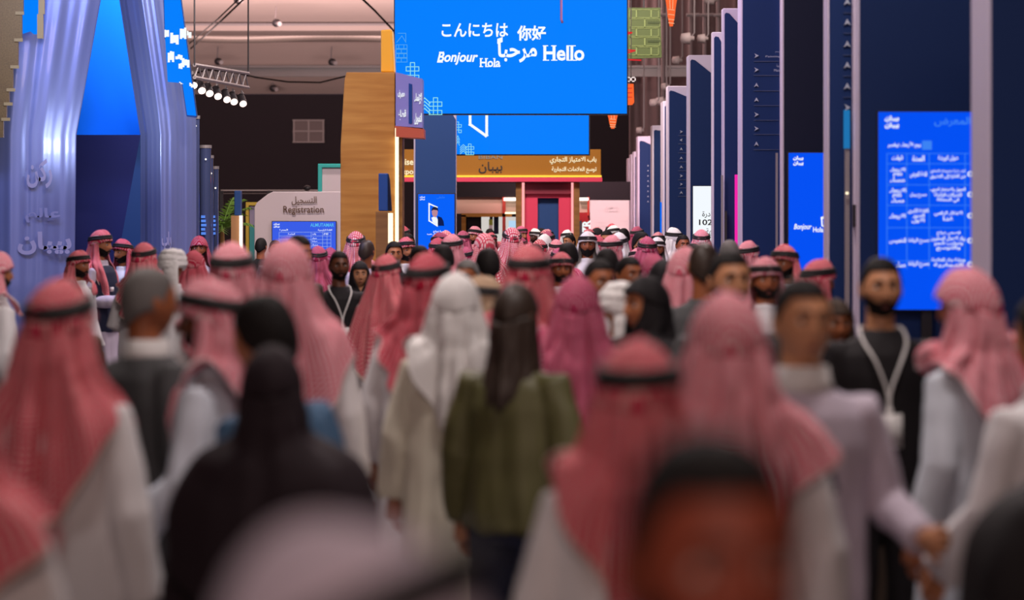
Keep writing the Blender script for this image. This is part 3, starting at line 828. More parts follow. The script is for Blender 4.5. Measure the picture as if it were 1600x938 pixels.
MB().ell((X(1323.5, Y_-.32), Y_-.32, Z(302, Y_-.32)), (.012, .012, .01), 8, 6).build('status_lamp', M['ledwarm'], t)
MB().pbox(1334, 320, 1343, 355, Y_-.3, .08).build('dark_bracket', M['dsteel'], t)
t, Y_ = totem(1339.5, 1340.5, None, 'wide navy totem holding the large blue timetable screen', None, 1.6)
s_ = thing('totem_screen', 'large bright blue timetable screen with rows of white text', 'screen', (X(1446, Y_), Y_, 0))
MB().pbox(1371, 173, 1524, 486, Y_-.09, .065).build('housing', M['dsteel'], s_)
MB().pbox(1373, 175, 1522, 484, Y_-.105, .015).build('display', M['scr2'], s_)
MB().pbox(1440, 486, 1456, None, Y_-.07, .05).build('stand', M['dsteel'], s_)
Yt = Y_-.115
logo((1382, 181, 1404, 201), Yt, s_)
text(arabic('المعرض'), (1459, 183, 1516, 198), Yt, M['glowp'], s_, bold=.02)
text(arabic('يوم الأربعاء نوفمبر'), (1386, 222, 1438, 232), Yt, M['glow'], s_, bold=.02)
MB().pbox(1441, 220, 1456, 234, Yt, .006).build('calendar_icon', M['glowp'], s_)
tb = MB()
for yy in (240, 256, 289, 321, 356, 408): tb.stroke([(1386, yy), (1516, yy)], 1.0, Yt)
for xx in (1386, 1417, 1452, 1508): tb.stroke([(xx, 240), (xx, 420)], 1.0, Yt)
tb.build('table_lines', M['glowp'], s_)
cells = [((1393, 243, 1410, 252), 'الوقت'), ((1425, 243, 1444, 252), 'المدة'), ((1465, 243, 1497, 252), 'عنوان الورشة'),
 ((1390, 262, 1414, 270), 'الاربعاء'), ((1395, 270, 1409, 276), 'يوم'), ((1390, 277, 1413, 285), 'مساء'), ((1421, 268, 1448, 278), 'قاعة العرض'), ((1453, 264, 1508, 271), 'كيف تبدأ مشروعك التجاري'), ((1453, 272, 1508, 280), 'من الفكرة إلى التطبيق'),
 ((1389, 294, 1415, 303), 'الاربعاء'), ((1394, 303, 1408, 309), 'يوم'), ((1392, 309, 1412, 317), 'مساء'), ((1421, 301, 1447, 309), 'مسرح بيبان'), ((1453, 293, 1508, 301), 'التمويل والاستثمار الجريء'), ((1459, 301, 1502, 309), 'للشركات الناشئة'), ((1463, 309, 1498, 317), 'في المملكة'),
 ((1389, 334, 1414, 343), 'الاربعاء'), ((1418, 326, 1450, 334), 'القاعة الكبرى'), ((1425, 334, 1444, 341), 'الدور'), ((1424, 341, 1444, 349), 'الاول'), ((1459, 330, 1503, 338), 'الابتكار الرقمي'), ((1473, 338, 1489, 345), 'غدا'),
 ((1389, 372, 1415, 381), 'الخميس'), ((1419, 372, 1451, 381), 'مسرح الريادة'), ((1463, 361, 1500, 368), 'قصص نجاح'), ((1454, 369, 1508, 377), 'رواد الاعمال المحليين'), ((1459, 377, 1504, 384), 'وتجارب النمو'), ((1462, 384, 1500, 392), 'والتوسع'),
 ((1400, 409, 1414, 418), 'مساء'), ((1419, 408, 1451, 418), 'مسرح الريادة'), ((1455, 403, 1507, 410), 'ورشة بناء العلامة'), ((1458, 411, 1504, 418), 'التجارية')]
for yy in (272, 304, 337, 376, 413): cells.append(((1511, yy-4, 1519, yy+4), '٥'))
for bx, s2 in cells: text(arabic(s2), bx, Yt, M['glow'], s_, bold=.02)
totem(1517, 1546, None, 'nearest navy totem at the right with a wide mauve edge', None, 1.6, panel='navy')
MB_near = None

# ------------------------------------------------------------------ left: glossy gate panels, obelisk recess
def gloss_panel(left, right, Y, t, seed):
    """left/right: px column as function of row; folded glossy sheet"""
    rng = random.Random(seed)
    nu, rows = 140, [-170, -60, 0, 40, 90, 140, 180, 211, 260, 320, 380, 440, None]
    ph = [rng.uniform(0, 6) for _ in range(4)]
    g = []
    for yy in rows:
        z = 0 if yy is None else Z(yy, Y); yq = 520 if yy is None else yy
        r = []
        for i in range(nu):
            u = i/(nu-1)
            px = left(yq)+(right(yq)-left(yq))*u
            d = .020*math.sin(u*9+ph[0]+z*.1)+.006*math.sin(u*27+ph[1]+z*.25)+.0022*math.sin(u*71+ph[2])-.22*math.sin(math.pi*u)
            r.append((X(px, Y), Y+d, z))
        g.append(r)
    o = MB().loft(g, closed=False, caps=False).build('glossy_sheet', mat('glossy_lilac', (.26, .31, .60), .30, .45, coat=.25), t, True)
    o.modifiers.new('thick', 'SOLIDIFY').thickness = -.04
    MB().pbox(max(left(0), left(300))+8, -160, min(right(0), right(300))-8, None, Y+.2, .2).build('backing', M['navyd'], t)
Y = 34
lA = lambda y: -70
rA = lambda y: 158-38*max(0, min(y, 211))/211 if y < 211 else 120-(y-211)*.012
lB = lambda y: 186+33*max(0, min(y, 211))/211 if y < 211 else 219
rB = lambda y: 284+23*max(0, min(y, 185))/185 if y < 185 else 307
t = thing('entrance_gate', 'tall glossy lilac gate with a blue obelisk shaped recess and blue screen pieces', 'gate', (X(170, Y), Y, 0))
gloss_panel(lA, rA, Y, t, 3)
gloss_panel(lB, rB, Y, t, 8)
ow = mat('painted_reflection', (.50, .46, .66), .5)  # sign reflections in the glossy sheets painted as pale glyphs
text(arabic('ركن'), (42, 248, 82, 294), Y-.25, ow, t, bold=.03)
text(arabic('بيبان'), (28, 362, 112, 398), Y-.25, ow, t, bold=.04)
text(arabic('عالم'), (40, 325, 95, 348), Y-.25, mat('painted_reflection_dim', (.36, .36, .60), .5), t, bold=.03)
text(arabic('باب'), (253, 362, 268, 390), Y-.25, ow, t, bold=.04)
s1 = MB()
a = [(X(100, 34.6), 34.45, Z(211, 34.5)), (X(238, 34.6), 34.45, Z(211, 34.5)), (X(238, 35.6), 35.6, Z(-60, 35.6)), (X(100, 35.6), 35.6, Z(-60, 35.6))]
b_ = [(x, y+.1, z+.02) for x, y, z in a]
s1.add(a+b_, [(0, 1, 2, 3), (7, 6, 5, 4), (0, 4, 5, 1), (2, 6, 7, 3)])
s1.build('sloping_ceiling', M['cobalt'], t)
MB().pbox(100, 205, 240, None, 36.2, .1).build('back_wall', mat('indigo_wall', (.004, .010, .14), .6), t)
MB().ppoly([(219.5, 212), (240, 212), (240, None), (165, None), (172, 470)], 35.4, .08).build('side_wall', mat('lit_blue_wall', (.008, .055, .22), .6), t)  # lit right side of the recess painted as a lighter blue triangle
Y = 33.3
h = MB().ppoly([(251, -160), (268, -160), (283, 0), (307.5, 181), (306, 184), (291.5, 182), (284, 130), (257, 60)], Y+.015, .1).build('screen_housing', M['navyl'], t)
d_ = MB().ppoly([(252, -160), (267, -160), (282, 0), (306.5, 181), (292.5, 180), (285, 130), (262, 128), (258, 60)], Y, .015).build('led_screen', M['scr'], t)
rng = random.Random(5)
for bx in ((257, 44, 264, 62), (266, 51, 279, 70), (281, 43, 291, 62), (292, 47, 299, 60), (262, 80, 272, 98), (274, 84, 285, 97), (284, 90, 296, 107), (279, 98, 288, 108), (280, 128, 286, 133), (296, 128, 303, 137)):
    x0, y0, x1, y1 = bx
    wm = MB()
    for i in range(3):
        a = x0+(x1-x0)*i/3
        wm.pbox(a, y0+rng.uniform(0, 4), a+(x1-x0)/3*1.02, y1-rng.uniform(0, 5), Y-.012, .01)
    wm.build('lettering', M['glow'], d_)
MB().ppoly([(33, -160), (62, -160), (62, 52), (52, 53), (46, 48), (34, 52)], Y+.01, .1).build('led_screen', M['scr'], t)
Yg = 33.0
pts = [(-30, -160)]
for x, y in ((36, -160), (36, 20), (34, 20), (34, 62), (28, 62), (28, 104), (20, 104), (20, 140), (14, 140), (14, 162), (10, 162), (10, 186), (5, 186), (5, 215), (-4, 215), (-4, 230), (-30, 230)): pts.append((x, y))
gp = MB().ppoly(pts, Yg, .06).build('gold_strip', M['gold'], t)
for x, y in ((24, 18), (22, 60), (16, 102), (10, 138), (6, 160), (2, 184)): MB().pbox(x, y, x+13, y+5, Yg-.03, .03).build('ledge', mat('pale_gold', (.50, .36, .14), .45, .4), gp)
for x, y0, y1 in ((60, -60, 22), (58, 22, 60)): MB().pbox(x, y0, x+9, y1, Yg-.02, .05).build('gold_drop', mat('pale_gold', (.50, .36, .14), .45, .4), t)

# glass columns
glass = mat('smoked_glass', (.10, .13, .30), .12, .5, coat=.5)
for i, (x0, x1, yt, Yc) in enumerate(((299, 311, 183, 35.5), (311, 329, 229, 37.5), (326, 333, 245, 39.0), (331, 341, 262, 40.5))):
    t = thing('glass_column', ['narrow smoky glass column behind the right gate panel', 'widest smoky glass column, flat topped', 'slim smoky glass column in the middle of the group', 'lowest smoky glass column next to the palm'][i], 'column', (X((x0+x1)/2, Yc), Yc, 0), 'glass columns')
    cx, r = X((x0+x1)/2, Yc), (x1-x0)/2*Yc/F
    z1 = Z(yt, Yc)
    MB().loft([[(cx+r*math.cos(a), Yc+r+r*math.sin(a), z) for a in np.linspace(0, 2*math.pi, 21)[:-1]] for z in (0, z1)]).build('tube', glass, t)
    MB().loft([[(cx+(r+.008)*math.cos(a), Yc+r+(r+.008)*math.sin(a), z) for a in np.linspace(0, 2*math.pi, 21)[:-1]] for z in (z1-.02, z1+.02)]).build('rim', M['steel'], t)
    bs = MB()
    for k in range(5):
        zz = Z(338+k*6.5, Yc)
        bs.box(cx-r*.6, cx+r*(.1+.1*(k % 3)), Yc-.03, Yc-.02, zz-.025, zz+.01)
    bs.build('glowing_bars', mat('pale_blue_lit', (.12, .3, 1.0), emit=.8), t)  # short glowing blue bars on the column front
    MB().tube([(cx+r*.2, Yc-.02, Z(yt+14+6*i, Yc)), (cx+r*.2, Yc-.03, Z(yt+14+6*i, Yc))], .012, 6).build('glowing_dot', M['ledwhite'], t)  # small glowing white dot near the column top

# stage lamp row
t0 = thing('lamp_truss', 'short truss carrying the row of stage lamps by the left screen', 'truss', (X(340, 37), 37, Z(130, 37)))
A_, B_ = (X(304, 36), 36, Z(121, 36)), (X(388, 40), 40, Z(137, 40))
MB().tube([A_, B_], .025, 6).build('rail', M['steel'], t0)
MB().tube([(A_[0], A_[1], A_[2]+.16), (B_[0], B_[1], B_[2]+.2)], .025, 6).build('rail', M['steel'], t0)
lc = MB()
for i in range(8):
    u = i/8; v = (i+.5)/8
    p = Vector(A_).lerp(Vector(B_), u); q = Vector(A_).lerp(Vector(B_), v)+Vector((0, 0, .17))
    p2 = Vector(A_).lerp(Vector(B_), min(1, u+.125))
    lc.tube([p, q], .012, 5); lc.tube([q, p2], .012, 5)
lc.build('lacing', M['steel'], t0)
for p in (A_, B_): MB().tube([(p[0], p[1], p[2]+.16), (p[0], p[1], 9.0)], .012, 5).build('hanger', M['dsteel'], t0)
for i, (px, py) in enumerate(((304, 133), (317, 141), (329, 145.5), (342, 150), (356, 155), (367, 158.5), (381, 161.5))):
    Yl = 36.3+i*.55
    c = Vector((X(px, Yl), Yl-.15, Z(py, Yl)))
    t = thing('stage_lamp', ['first', 'second', 'third', 'fourth', 'fifth', 'sixth', 'seventh'][i]+' lit stage lamp along the truss, counting from the blue screen', 'lamp', tuple(c), 'stage lamps on the truss')
    d = Vector((.35, -1, -.75)).normalized()
    MB().tube([c-d*.2, c-d*.16, c, c+d*.02], [.03, .055, .06, .062], 12).build('can', M['dsteel'], t, True)
    MB().tube([c+d*.018, c+d*.03], .05, 12).build('lens', mat('lamp_lens', (1, .74, .66), emit=2.4), t)
    MB().tube([c-d*.1, c-d*.1+Vector((0, .05, .12)), (c.x, c.y+.08, c.z+.13)], .012, 5).build('yoke', M['steel'], t)

# ------------------------------------------------------------------ people: shared body, cloth and headwear meshes
HC = np.array([0, 0.0, 1.632])      # head centre of the 1.75 m figure, facing -Y
def g2(x, s): return math.exp(-(x/s)**2)
def head_fn(p):
    x, y, z = p
    a, b, c = .075, .097, .118
    wz = 1.0
    if z < 0: wz = 1-.30*(-z)**1.7
    if z > 0:
        q = (max(1e-4, 1-z*z))**-.11; x *= q; y *= q
    X_, Y_, Z_ = x*a*wz, y*b, z*c
    if z < 0:
        if y > 0: Y_ *= 1-.42*(-z)
        else: Y_ *= 1-.10*(-z)**2
    fr = max(0.0, -y)
    if fr > 0:
        k = fr**.5
        Y_ += k*.011*g2(abs(X_)-.031, .015)*g2(Z_-.010, .015)          # sockets
        Y_ -= k*.005*g2(Z_-.034, .011)*g2(X_, .05)                      # brow
        if -.040 < Z_ < .022:
            u = (.022-Z_)/.062
            Y_ -= k*(.006+.021*u)*g2(X_, .0085+.006*u)*(1 if Z_ > -.030 else max(0, (Z_+.040)/.010))
        Y_ -= k*.006*(g2(Z_+.057, .006)+g2(Z_+.071, .007))*g2(X_, .021)  # lips
        Y_ += k*.003*g2(Z_+.064, .003)*g2(X_, .02)
        Y_ -= k*.008*g2(Z_+.100, .016)*g2(X_, .022)                     # chin
        Y_ -= k*.004*g2(abs(X_)-.045, .018)*g2(Z_+.012, .018)           # cheek bones
    return (X_, Y_, Z_)
def face_pt(az, z, off=0.0):
    """point on the face: az from the front in radians, z height over the head centre"""
    zz = max(-.98, min(.98, z/.118)); r = math.sqrt(1-zz*zz)
    q = head_fn((r*math.sin(az), -r*math.cos(az), zz))
    n = Vector((math.sin(az)*r, -math.cos(az)*r, zz*.6)).normalized()
    return (HC[0]+q[0]+n.x*off, HC[1]+q[1]+n.y*off, HC[2]+q[2]+n.z*off)

ARMS = {  # right (x<0) then left: shoulder, elbow, wrist, hand direction
    'side': (((-.168, .005, 1.385), (-.235, .03, 1.13), (-.25, -.03, .89), (0, -.12, -1)), ((.168, .005, 1.385), (.235, .03, 1.13), (.25, -.03, .89), (0, -.12, -1))),
    'walk': (((-.168, .005, 1.385), (-.235, .10, 1.14), (-.25, .09, .89), (0, .05, -1)), ((.168, .005, 1.385), (.235, -.03, 1.13), (.23, -.20, .95), (0, -.5, -1))),
    'bent': (((-.168, .005, 1.385), (-.24, .02, 1.13), (-.15, -.24, 1.13), (.35, -1, .25)), ((.168, .005, 1.385), (.235, .03, 1.13), (.25, -.03, .89), (0, -.12, -1))),
    'lbent': (((-.168, .005, 1.385), (-.235, .03, 1.13), (-.20, -.18, 1.00), (.3, -1, -.2)), ((.168, .005, 1.385), (.25, .02, 1.13), (.27, -.20, 1.05), (.2, -1, .1))),
    'both': (((-.168, .005, 1.385), (-.26, .03, 1.13), (-.09, -.22, 1.05), (.6, -.8, .0)), ((.168, .005, 1.385), (.26, .03, 1.13), (.09, -.22, 1.05), (-.6, -.8, 0))),
}
def remesh(mb, vox, name, smooth=2, fold=None):
    me = mb.mesh('raw')
    o = bpy.data.objects.new('raw', me); COL.objects.link(o)
    bm = bmesh.new(); bm.from_mesh(me); bmesh.ops.recalc_face_normals(bm, faces=bm.faces); bm.to_mesh(me); bm.free()
    r = o.modifiers.new('r', 'REMESH'); r.mode = 'VOXEL'; r.voxel_size = vox
    if smooth:
        s = o.modifiers.new('s', 'SMOOTH'); s.iterations = smooth; s.factor = .5
    out = bpy.data.meshes.new_from_object(o.evaluated_get(_dg()))
    out.name = name
    bpy.data.objects.remove(o); bpy.data.meshes.remove(me)
    if fold:
        n = len(out.vertices)
        co = np.empty(n*3); no = np.empty(n*3)
        out.vertices.foreach_get('co', co); out.vertices.foreach_get('normal', no)
        co = co.reshape(-1, 3); no = no.reshape(-1, 3)
        d = np.array([fold(p) for p in co])
        out.vertices.foreach_set('co', (co+no*d[:, None]).ravel())
    out.shade_smooth()
    out.materials.append(None)
    return out

_mesh = {}
def cached(key, fn):
    if key not in _mesh: _mesh[key] = fn()
    return _mesh[key]
def keep(mb, name):
    me = mb.mesh(name, None, True); me.materials.append(None); return me

def hand(mb, wr, dr, sg):
    d = Vector(dr).normalized(); w_ = Vector(wr)
    nrm = Vector((-sg, 0, 0)) if abs(d.x) < .5 else Vector((0, 0, -1))   # palm looks inwards
    sd = d.cross(nrm).normalized()
    if sd.y > 0 and abs(d.z) > .5: sd = -sd
    nrm = (nrm-d*nrm.dot(d)).normalized()
    mb.tube([w_-d*.03, w_+d*.0, w_+d*.035, w_+d*.085, w_+d*.095], [.022, .024, .034, .038, .02], 12, 1.0)
    for i, (o, L) in enumerate(((-.030, .062), (-.010, .076), (.011, .072), (.031, .058))):
        b = w_+d*.082+sd*(-o)
        p1 = b+d*L*.45+nrm*.006-sd*o*.12; p2 = p1+d*L*.32+nrm*L*.26; p3 = p2+d*L*.18+nrm*L*.26
        mb.tube([b-d*.015, b, p1, p2, p3], [.009, .0088, .008, .0074, .006], 8)
    b = w_+d*.03+sd*.028
    mb.tube([b-d*.01, b+sd*.02+d*.02, b+sd*.03+d*.045+nrm*.008, b+sd*.031+d*.068+nrm*.014], [.013, .0115, .0095, .007], 8)

def body_mesh(pose):
    mb = MB()
    mb.ell(HC, None, 88, 60, head_fn)
    for sg in (-1, 1):  # ears
        mb.ell((HC[0]+sg*.076, HC[1]+.012, HC[2]-.005), (.010, .019, .031), 12, 8)
        mb.ell((HC[0]+sg*.080, HC[1]+.020, HC[2]+.004), (.006, .013, .022), 10, 6)
    mb.tube([(0, .022, 1.60), (0, .022, 1.53), (0, .016, 1.46), (0, .01, 1.40)], [.056, .055, .060, .08], 16)
    E_ = lambda z, rx, ry, yo=0: [(rx*math.cos(a), yo+ry*math.sin(a), z) for a in np.linspace(0, 2*math.pi, 25)[:-1]]
    mb.loft([E_(.86, .08, .07), E_(.90, .16, .10), E_(1.0, .155, .10), E_(1.12, .135, .09), E_(1.26, .150, .098), E_(1.36, .150, .095), E_(1.41, .11, .068), E_(1.455, .06, .055)])
    for sg, (sh, el, wr, dr) in zip((-1, 1), ARMS[pose]):
        S, L, W = Vector(sh), Vector(el), Vector(wr)
        mb.tube([S+Vector((-sg*.05, 0, .01)), S, S.lerp(L, .35), L, L.lerp(W, .25), W], [.030, .036, .038, .034, .036, .026], 12)
        hand(mb, wr, dr, sg)
        st = {'walk': .16}.get(pose, .02)*(-sg)
        hp, kn, an = Vector((sg*.09, 0, .90)), Vector((sg*.095, -.02-st*.6, .49)), Vector((sg*.10, .02-st, .075))
        mb.tube([hp, hp.lerp(kn, .4), kn, kn.lerp(an, .3), an], [.085, .078, .052, .052, .036], 14)
        mb.tube([an+Vector((0, .045, -.045)), an+Vector((0, 0, -.04)), an+Vector((sg*.01, -.1, -.042)), an+Vector((sg*.012, -.16, -.05))], [.03, .036, .036, .022], 10)
    return remesh(mb, .0052, 'person', 2)

def ringE(z, rx, ry, yo=0.0, n=32): return [(rx*math.cos(a), yo+ry*math.sin(a), z) for a in np.linspace(0, 2*math.pi, n+1)[:-1]]
SL = {'thobe': (.062, .056, .060, .068), 'shirt': (.062, .054, .048, .046), 'jacket': (.070, .062, .054, .052), 'abaya': (.070, .075, .085, .105), 'blouse': (.062, .064, .062, .05)}
LOFT = {
    'thobe': [(.09, .24, .16), (.4, .232, .150), (.7, .220, .142), (.95, .207, .138), (1.15, .196, .130), (1.30, .196, .128), (1.38, .185, .115), (1.425, .135, .088), (1.455, .075, .072), (1.50, .067, .068)],
    'shirt': [(.84, .185, .130), (1.0, .182, .128), (1.15, .180, .125), (1.30, .190, .125), (1.38, .182, .112), (1.425, .135, .088), (1.455, .078, .074), (1.474, .070, .070)],
    'blouse': [(.86, .215, .150), (.95, .205, .145), (1.15, .190, .130), (1.30, .180, .122), (1.38, .160, .105), (1.42, .115, .085), (1.455, .075, .072)],
    'jacket': [(.78, .205, .145), (1.0, .196, .140), (1.15, .192, .135), (1.30, .204, .136), (1.385, .196, .120), (1.43, .140, .095), (1.46, .088, .080)],
    'vest': [(.86, .214, .158), (1.0, .212, .156), (1.15, .210, .150), (1.30, .208, .146), (1.39, .192, .128), (1.437, .142, .100), (1.452, .10, .086)],
    'abaya': [(.04, .33, .24), (.4, .30, .21), (.75, .27, .185), (1.0, .245, .165), (1.2, .225, .145), (1.32, .21, .135), (1.39, .19, .118), (1.43, .13, .09), (1.455, .08, .075)],
}
def cloth_mesh(kind, pose):
    mb = MB()
    mb.loft([ringE(z, rx, ry, .006) for z, rx, ry in LOFT[kind]])
    if kind in SL:
        r = SL[kind]
        for sg, (sh, el, wr, dr) in zip((-1, 1), ARMS[pose]):
            S, L, W = Vector(sh), Vector(el), Vector(wr)
            e = W+(W-L).normalized()*(.0 if kind != 'abaya' else .03)
            mb.tube([S+Vector((-sg*.07, 0, .0)), S, S.lerp(L, .4), L, L.lerp(W, .5), e], [r[0]*.8, r[0], r[1]*1.05, r[1]*1.04, r[2], r[3]], 16)
    sd = {'thobe': 3, 'abaya': 9, 'jacket': 15, 'shirt': 21, 'blouse': 27, 'vest': 33}[kind]+{'side': 0, 'walk': 1.7, 'bent': 3.1, 'both': 4.7, 'lbent': 6.1}[pose]
    amp = {'thobe': 1, 'abaya': 1.5, 'jacket': .45, 'shirt': .7, 'blouse': 1.2, 'vest': .35}[kind]
    lo = LOFT[kind][0][0]
    def fold(p):
        h = max(0, min(1, (1.45-p[2])/1.3))
        n1 = noise.noise(Vector((p[0]*10+sd, p[1]*10, p[2]*1.3+sd)))
        n2 = noise.noise(Vector((p[0]*22+sd, p[1]*22, p[2]*4.5)))
        n3 = noise.noise(Vector((p[0]*6+sd, p[1]*6, p[2]*9+sd*2)))
        return .003+amp*(n1*(.008+.026*h)+n2*.006+n3*.007*(1-h))
    return remesh(mb, .0115, kind, 1, fold)
def trousers_mesh(pose):
    mb = MB()
    mb.loft([ringE(.80, .12, .10), ringE(.86, .172, .118), ringE(.95, .165, .115), ringE(1.0, .15, .105)])
    for sg in (-1, 1):
        st = {'walk': .16}.get(pose, .02)*(-sg)
        hp, kn, an = Vector((sg*.09, 0, .90)), Vector((sg*.095, -.02-st*.6, .49)), Vector((sg*.10, .02-st, .09))
        mb.tube([hp, hp.lerp(kn, .4), kn, an], [.098, .092, .075, .07], 14)
    return remesh(mb, .0115, 'trousers', 1, lambda p: .006*noise.noise(Vector((p[0]*14, p[1]*14, p[2]*7))))

def catmull(P, n):
    P = np.array(P); m = len(P); out = []
    for t in np.linspace(0, m-1, n):
        i = min(int(t), m-2); u = t-i
        a, b, c, d = P[max(i-1, 0)], P[i], P[i+1], P[min(i+2, m-1)]
        out.append(.5*((2*b)+(-a+c)*u+(2*a-5*b+4*c-d)*u*u+(-a+3*b-3*c+d)*u**3))
    return np.array(out)
PROF = {
    'scarf': dict(back=[(.112, 1.615), (.124, 1.55), (.132, 1.48), (.152, 1.40), (.174, 1.28), (.182, 1.16)], side=[(.096, 1.64), (.112, 1.57), (.128, 1.51), (.160, 1.483), (.198, 1.466), (.232, 1.42)],
                  front=[(.088, 1.66), (.102, 1.58), (.120, 1.50), (.155, 1.42), (.168, 1.28), (.174, 1.10)], th=[108, 110, 116, 126, 138, 143], cap=(.094, .114, .136)),
    'hijab': dict(back=[(.108, 1.615), (.114, 1.55), (.120, 1.48), (.150, 1.40), (.176, 1.28), (.185, 1.14)], side=[(.088, 1.64), (.094, 1.57), (.105, 1.51), (.20, 1.476), (.268, 1.40), (.285, 1.27)],
                  front=[(.086, 1.68), (.083, 1.60), (.094, 1.525), (.098, 1.47), (.150, 1.36), (.165, 1.15)], th=[132, 140, 168, 180, 180, 180], cap=(.090, .110, .132)),
    'long': dict(back=[(.108, 1.615), (.116, 1.55), (.118, 1.48), (.128, 1.42), (.142, 1.36), (.140, 1.30)], side=[(.090, 1.64), (.095, 1.57), (.098, 1.51), (.108, 1.45), (.115, 1.40), (.112, 1.34)],
                 front=[(.082, 1.66), (.088, 1.58), (.094, 1.51), (.10, 1.45), (.10, 1.40), (.095, 1.35)], th=[112, 112, 110, 105, 100, 96], cap=(.086, .108, .131)),
}
def scarf_mesh(kind, seed, hem=(0, 0, 0), wide=1.0, toss=0, peak=0.0, flat=False):
    """draped headcloth: cap over the skull and a skirt falling over the shoulders"""
    pr = PROF[kind]; rng = random.Random(seed)
    ph = [rng.uniform(0, 6.3) for _ in range(6)]
    mb = MB(); N = 60
    rx, ry, cz = pr['cap']
    rb, rs, rf = pr['back'][0][1], pr['side'][0][1], pr['front'][0][1]+.012
    def rimz(th):
        a = abs(th)/math.pi
        return rb+(rs-rb)*min(1, a*2) if a < .5 else rs+(rf-rs)*min(1, (a-.5)/.28)
    rows = []; uvs = []
    K = 13
    for i in range(K+1):
        r = []
        for j in range(N):
            th = -math.pi+2*math.pi*j/N
            um = math.acos(max(-1, min(1, (rimz(th)-HC[2])/cz)))
            u = um*max(.02, i/K)
            k = 1+.022*math.sin(5*th+ph[0])*(i/K)+.015*math.sin(9*th+ph[1])*(i/K)
            pk = peak*math.exp(-((abs(th)-math.pi)/.35)**2)*math.sin(math.pi*i/K)
            x = rx*math.sin(u)*math.sin(th)*k; y = ry*math.sin(u)*math.cos(th)*k-pk*.4; z = HC[2]+cz*math.cos(u)*(1-.02*math.sin(4*th+ph[2]))+pk
            r.append((x, y, z)); uvs.append((.5+x*1.3, .7+y*1.3+i*.001))
        rows.append(r)
    mb.loft(rows, closed=True, caps=False)
    n0 = len(mb.v)
    mb.uv = uvs[:n0]
    mb.add([(0, 0, HC[2]+cz)], [(n0, j, (j+1) % N) for j in range(N)][0:0], [(.5, .7)])
    f = [tuple(range(N))[::-1]]
    mb.add([], []); mb.f.append(tuple(range(N))); mb.mi.append(0)
    Mr = 26; W_ = 84
    B, S, Fr = (catmull(pr[k], Mr) for k in ('back', 'side', 'front'))
    TH = np.radians(catmull([[t] for t in pr['th']], Mr)[:, 0])
    if toss:  # one front end is thrown over the opposite shoulder
        pass
    v = []; uv = []
    for i in range(Mr):
        t = i/(Mr-1)
        for j in range(W_):
            a = -1+2*j/(W_-1)
            q = abs(a)
            thm = TH[i]
            if q < .58: w2 = q/.58; w2 = w2*w2*(3-2*w2); p = B[i]*(1-w2)+S[i]*w2
            else: w2 = (q-.58)/.42; w2 = w2*w2*(3-2*w2); p = S[i]*(1-w2)+Fr[i]*w2
            r, z = p
            hm = hem[0]*(1-q)+(hem[1] if a < 0 else hem[2])*q
            if kind != 'long': z += hm*t**3+.05*t*t*noise.noise(Vector((a*1.7, seed*3.1, 0)))-(.07*(1-q)**2*t**4 if hem[0] <= 0.05 else 0)
            if toss and a*toss > .35: # gathered up
                g = min(1, (a*toss-.35)/.3); z = z+(max(z, 1.47)-z)*g*.9; r = r*(1-.22*g*t)
            am = (.006+.032*t**.8) if kind != 'hijab' else (.001+.014*t)
            fo = am*(math.sin(7*a*2.2+ph[3]+1.6*t)*.6+math.sin(15*a*2.2+ph[4]-2*t)*.4)+(.006+.030*t)*noise.noise(Vector((a*2.6+seed, t*2.2, seed)))+(.005+.022*t)*noise.noise(Vector((a*8+seed, t*1.4, seed+5)))+(.003+.012*t)*noise.noise(Vector((a*4+t*5, t*6-a*3, seed+9)))
            if kind == 'long': fo = .004*math.sin(25*a+ph[3])*(.3+t)+.006*noise.noise(Vector((a*9, t*4, seed)))
            r = r*(1+(wide-1)*min(1, t*1.6))+fo
            th = a*thm
            v.append((r*math.sin(th), r*math.cos(th)+.004, z+.004*math.sin(9*a+ph[5])*t))
            uv.append((a*.55+2, (1-t)*.62+.004))
    fq = [(i*W_+j, i*W_+j+1, (i+1)*W_+j+1, (i+1)*W_+j) for i in range(Mr-1) for j in range(W_-1)]
    mb.add(v, fq, uv)
    if toss:
        s = -toss
        P = [(toss*.11, -.05, 1.50), (toss*.075, -.105, 1.475), (0, -.135, 1.455), (-toss*.08, -.12, 1.475), (-toss*.15, -.05, 1.50), (-toss*.175, .06, 1.49), (-toss*.17, .14, 1.40), (-toss*.165, .185, 1.25), (-toss*.16, .20, 1.10)]
        n1 = len(mb.v)
        mb.tube(catmull(P, 26), [.03+.022*math.sin(math.pi*k/25)+.012*k/25 for k in range(26)], 10, 1.0)
        mb.uv[n1:] = [(.02*(i % 10)+1, .1+.03*(i//10)) for i in range(len(mb.v)-n1)]
    me = mb.mesh('headscarf', None, False)
    o = bpy.data.objects.new('raw', me); COL.objects.link(o)
    bm = bmesh.new(); bm.from_mesh(me); bmesh.ops.recalc_face_normals(bm, faces=bm.faces); bm.to_mesh(me); bm.free()
    sm = o.modifiers.new('s', 'SOLIDIFY'); sm.thickness = .005 if kind != 'long' else .012; sm.offset = 1 if kind != 'long' else -1
    out = bpy.data.meshes.new_from_object(o.evaluated_get(_dg()))
    bpy.data.objects.remove(o); bpy.data.meshes.remove(me)
    out.shade_smooth(); out.materials.append(None); out.name = 'headscarf'
    return out
def ring_mesh(tilt):
    mb = MB()
    for dz in (0, .019): mb.ring((0, .004, HC[2]+.058+dz-(.0)), .0895-.006*(dz > 0), .1075-.006*(dz > 0), .0118, 44, 8, tilt)
    return keep(mb, 'head_ring')
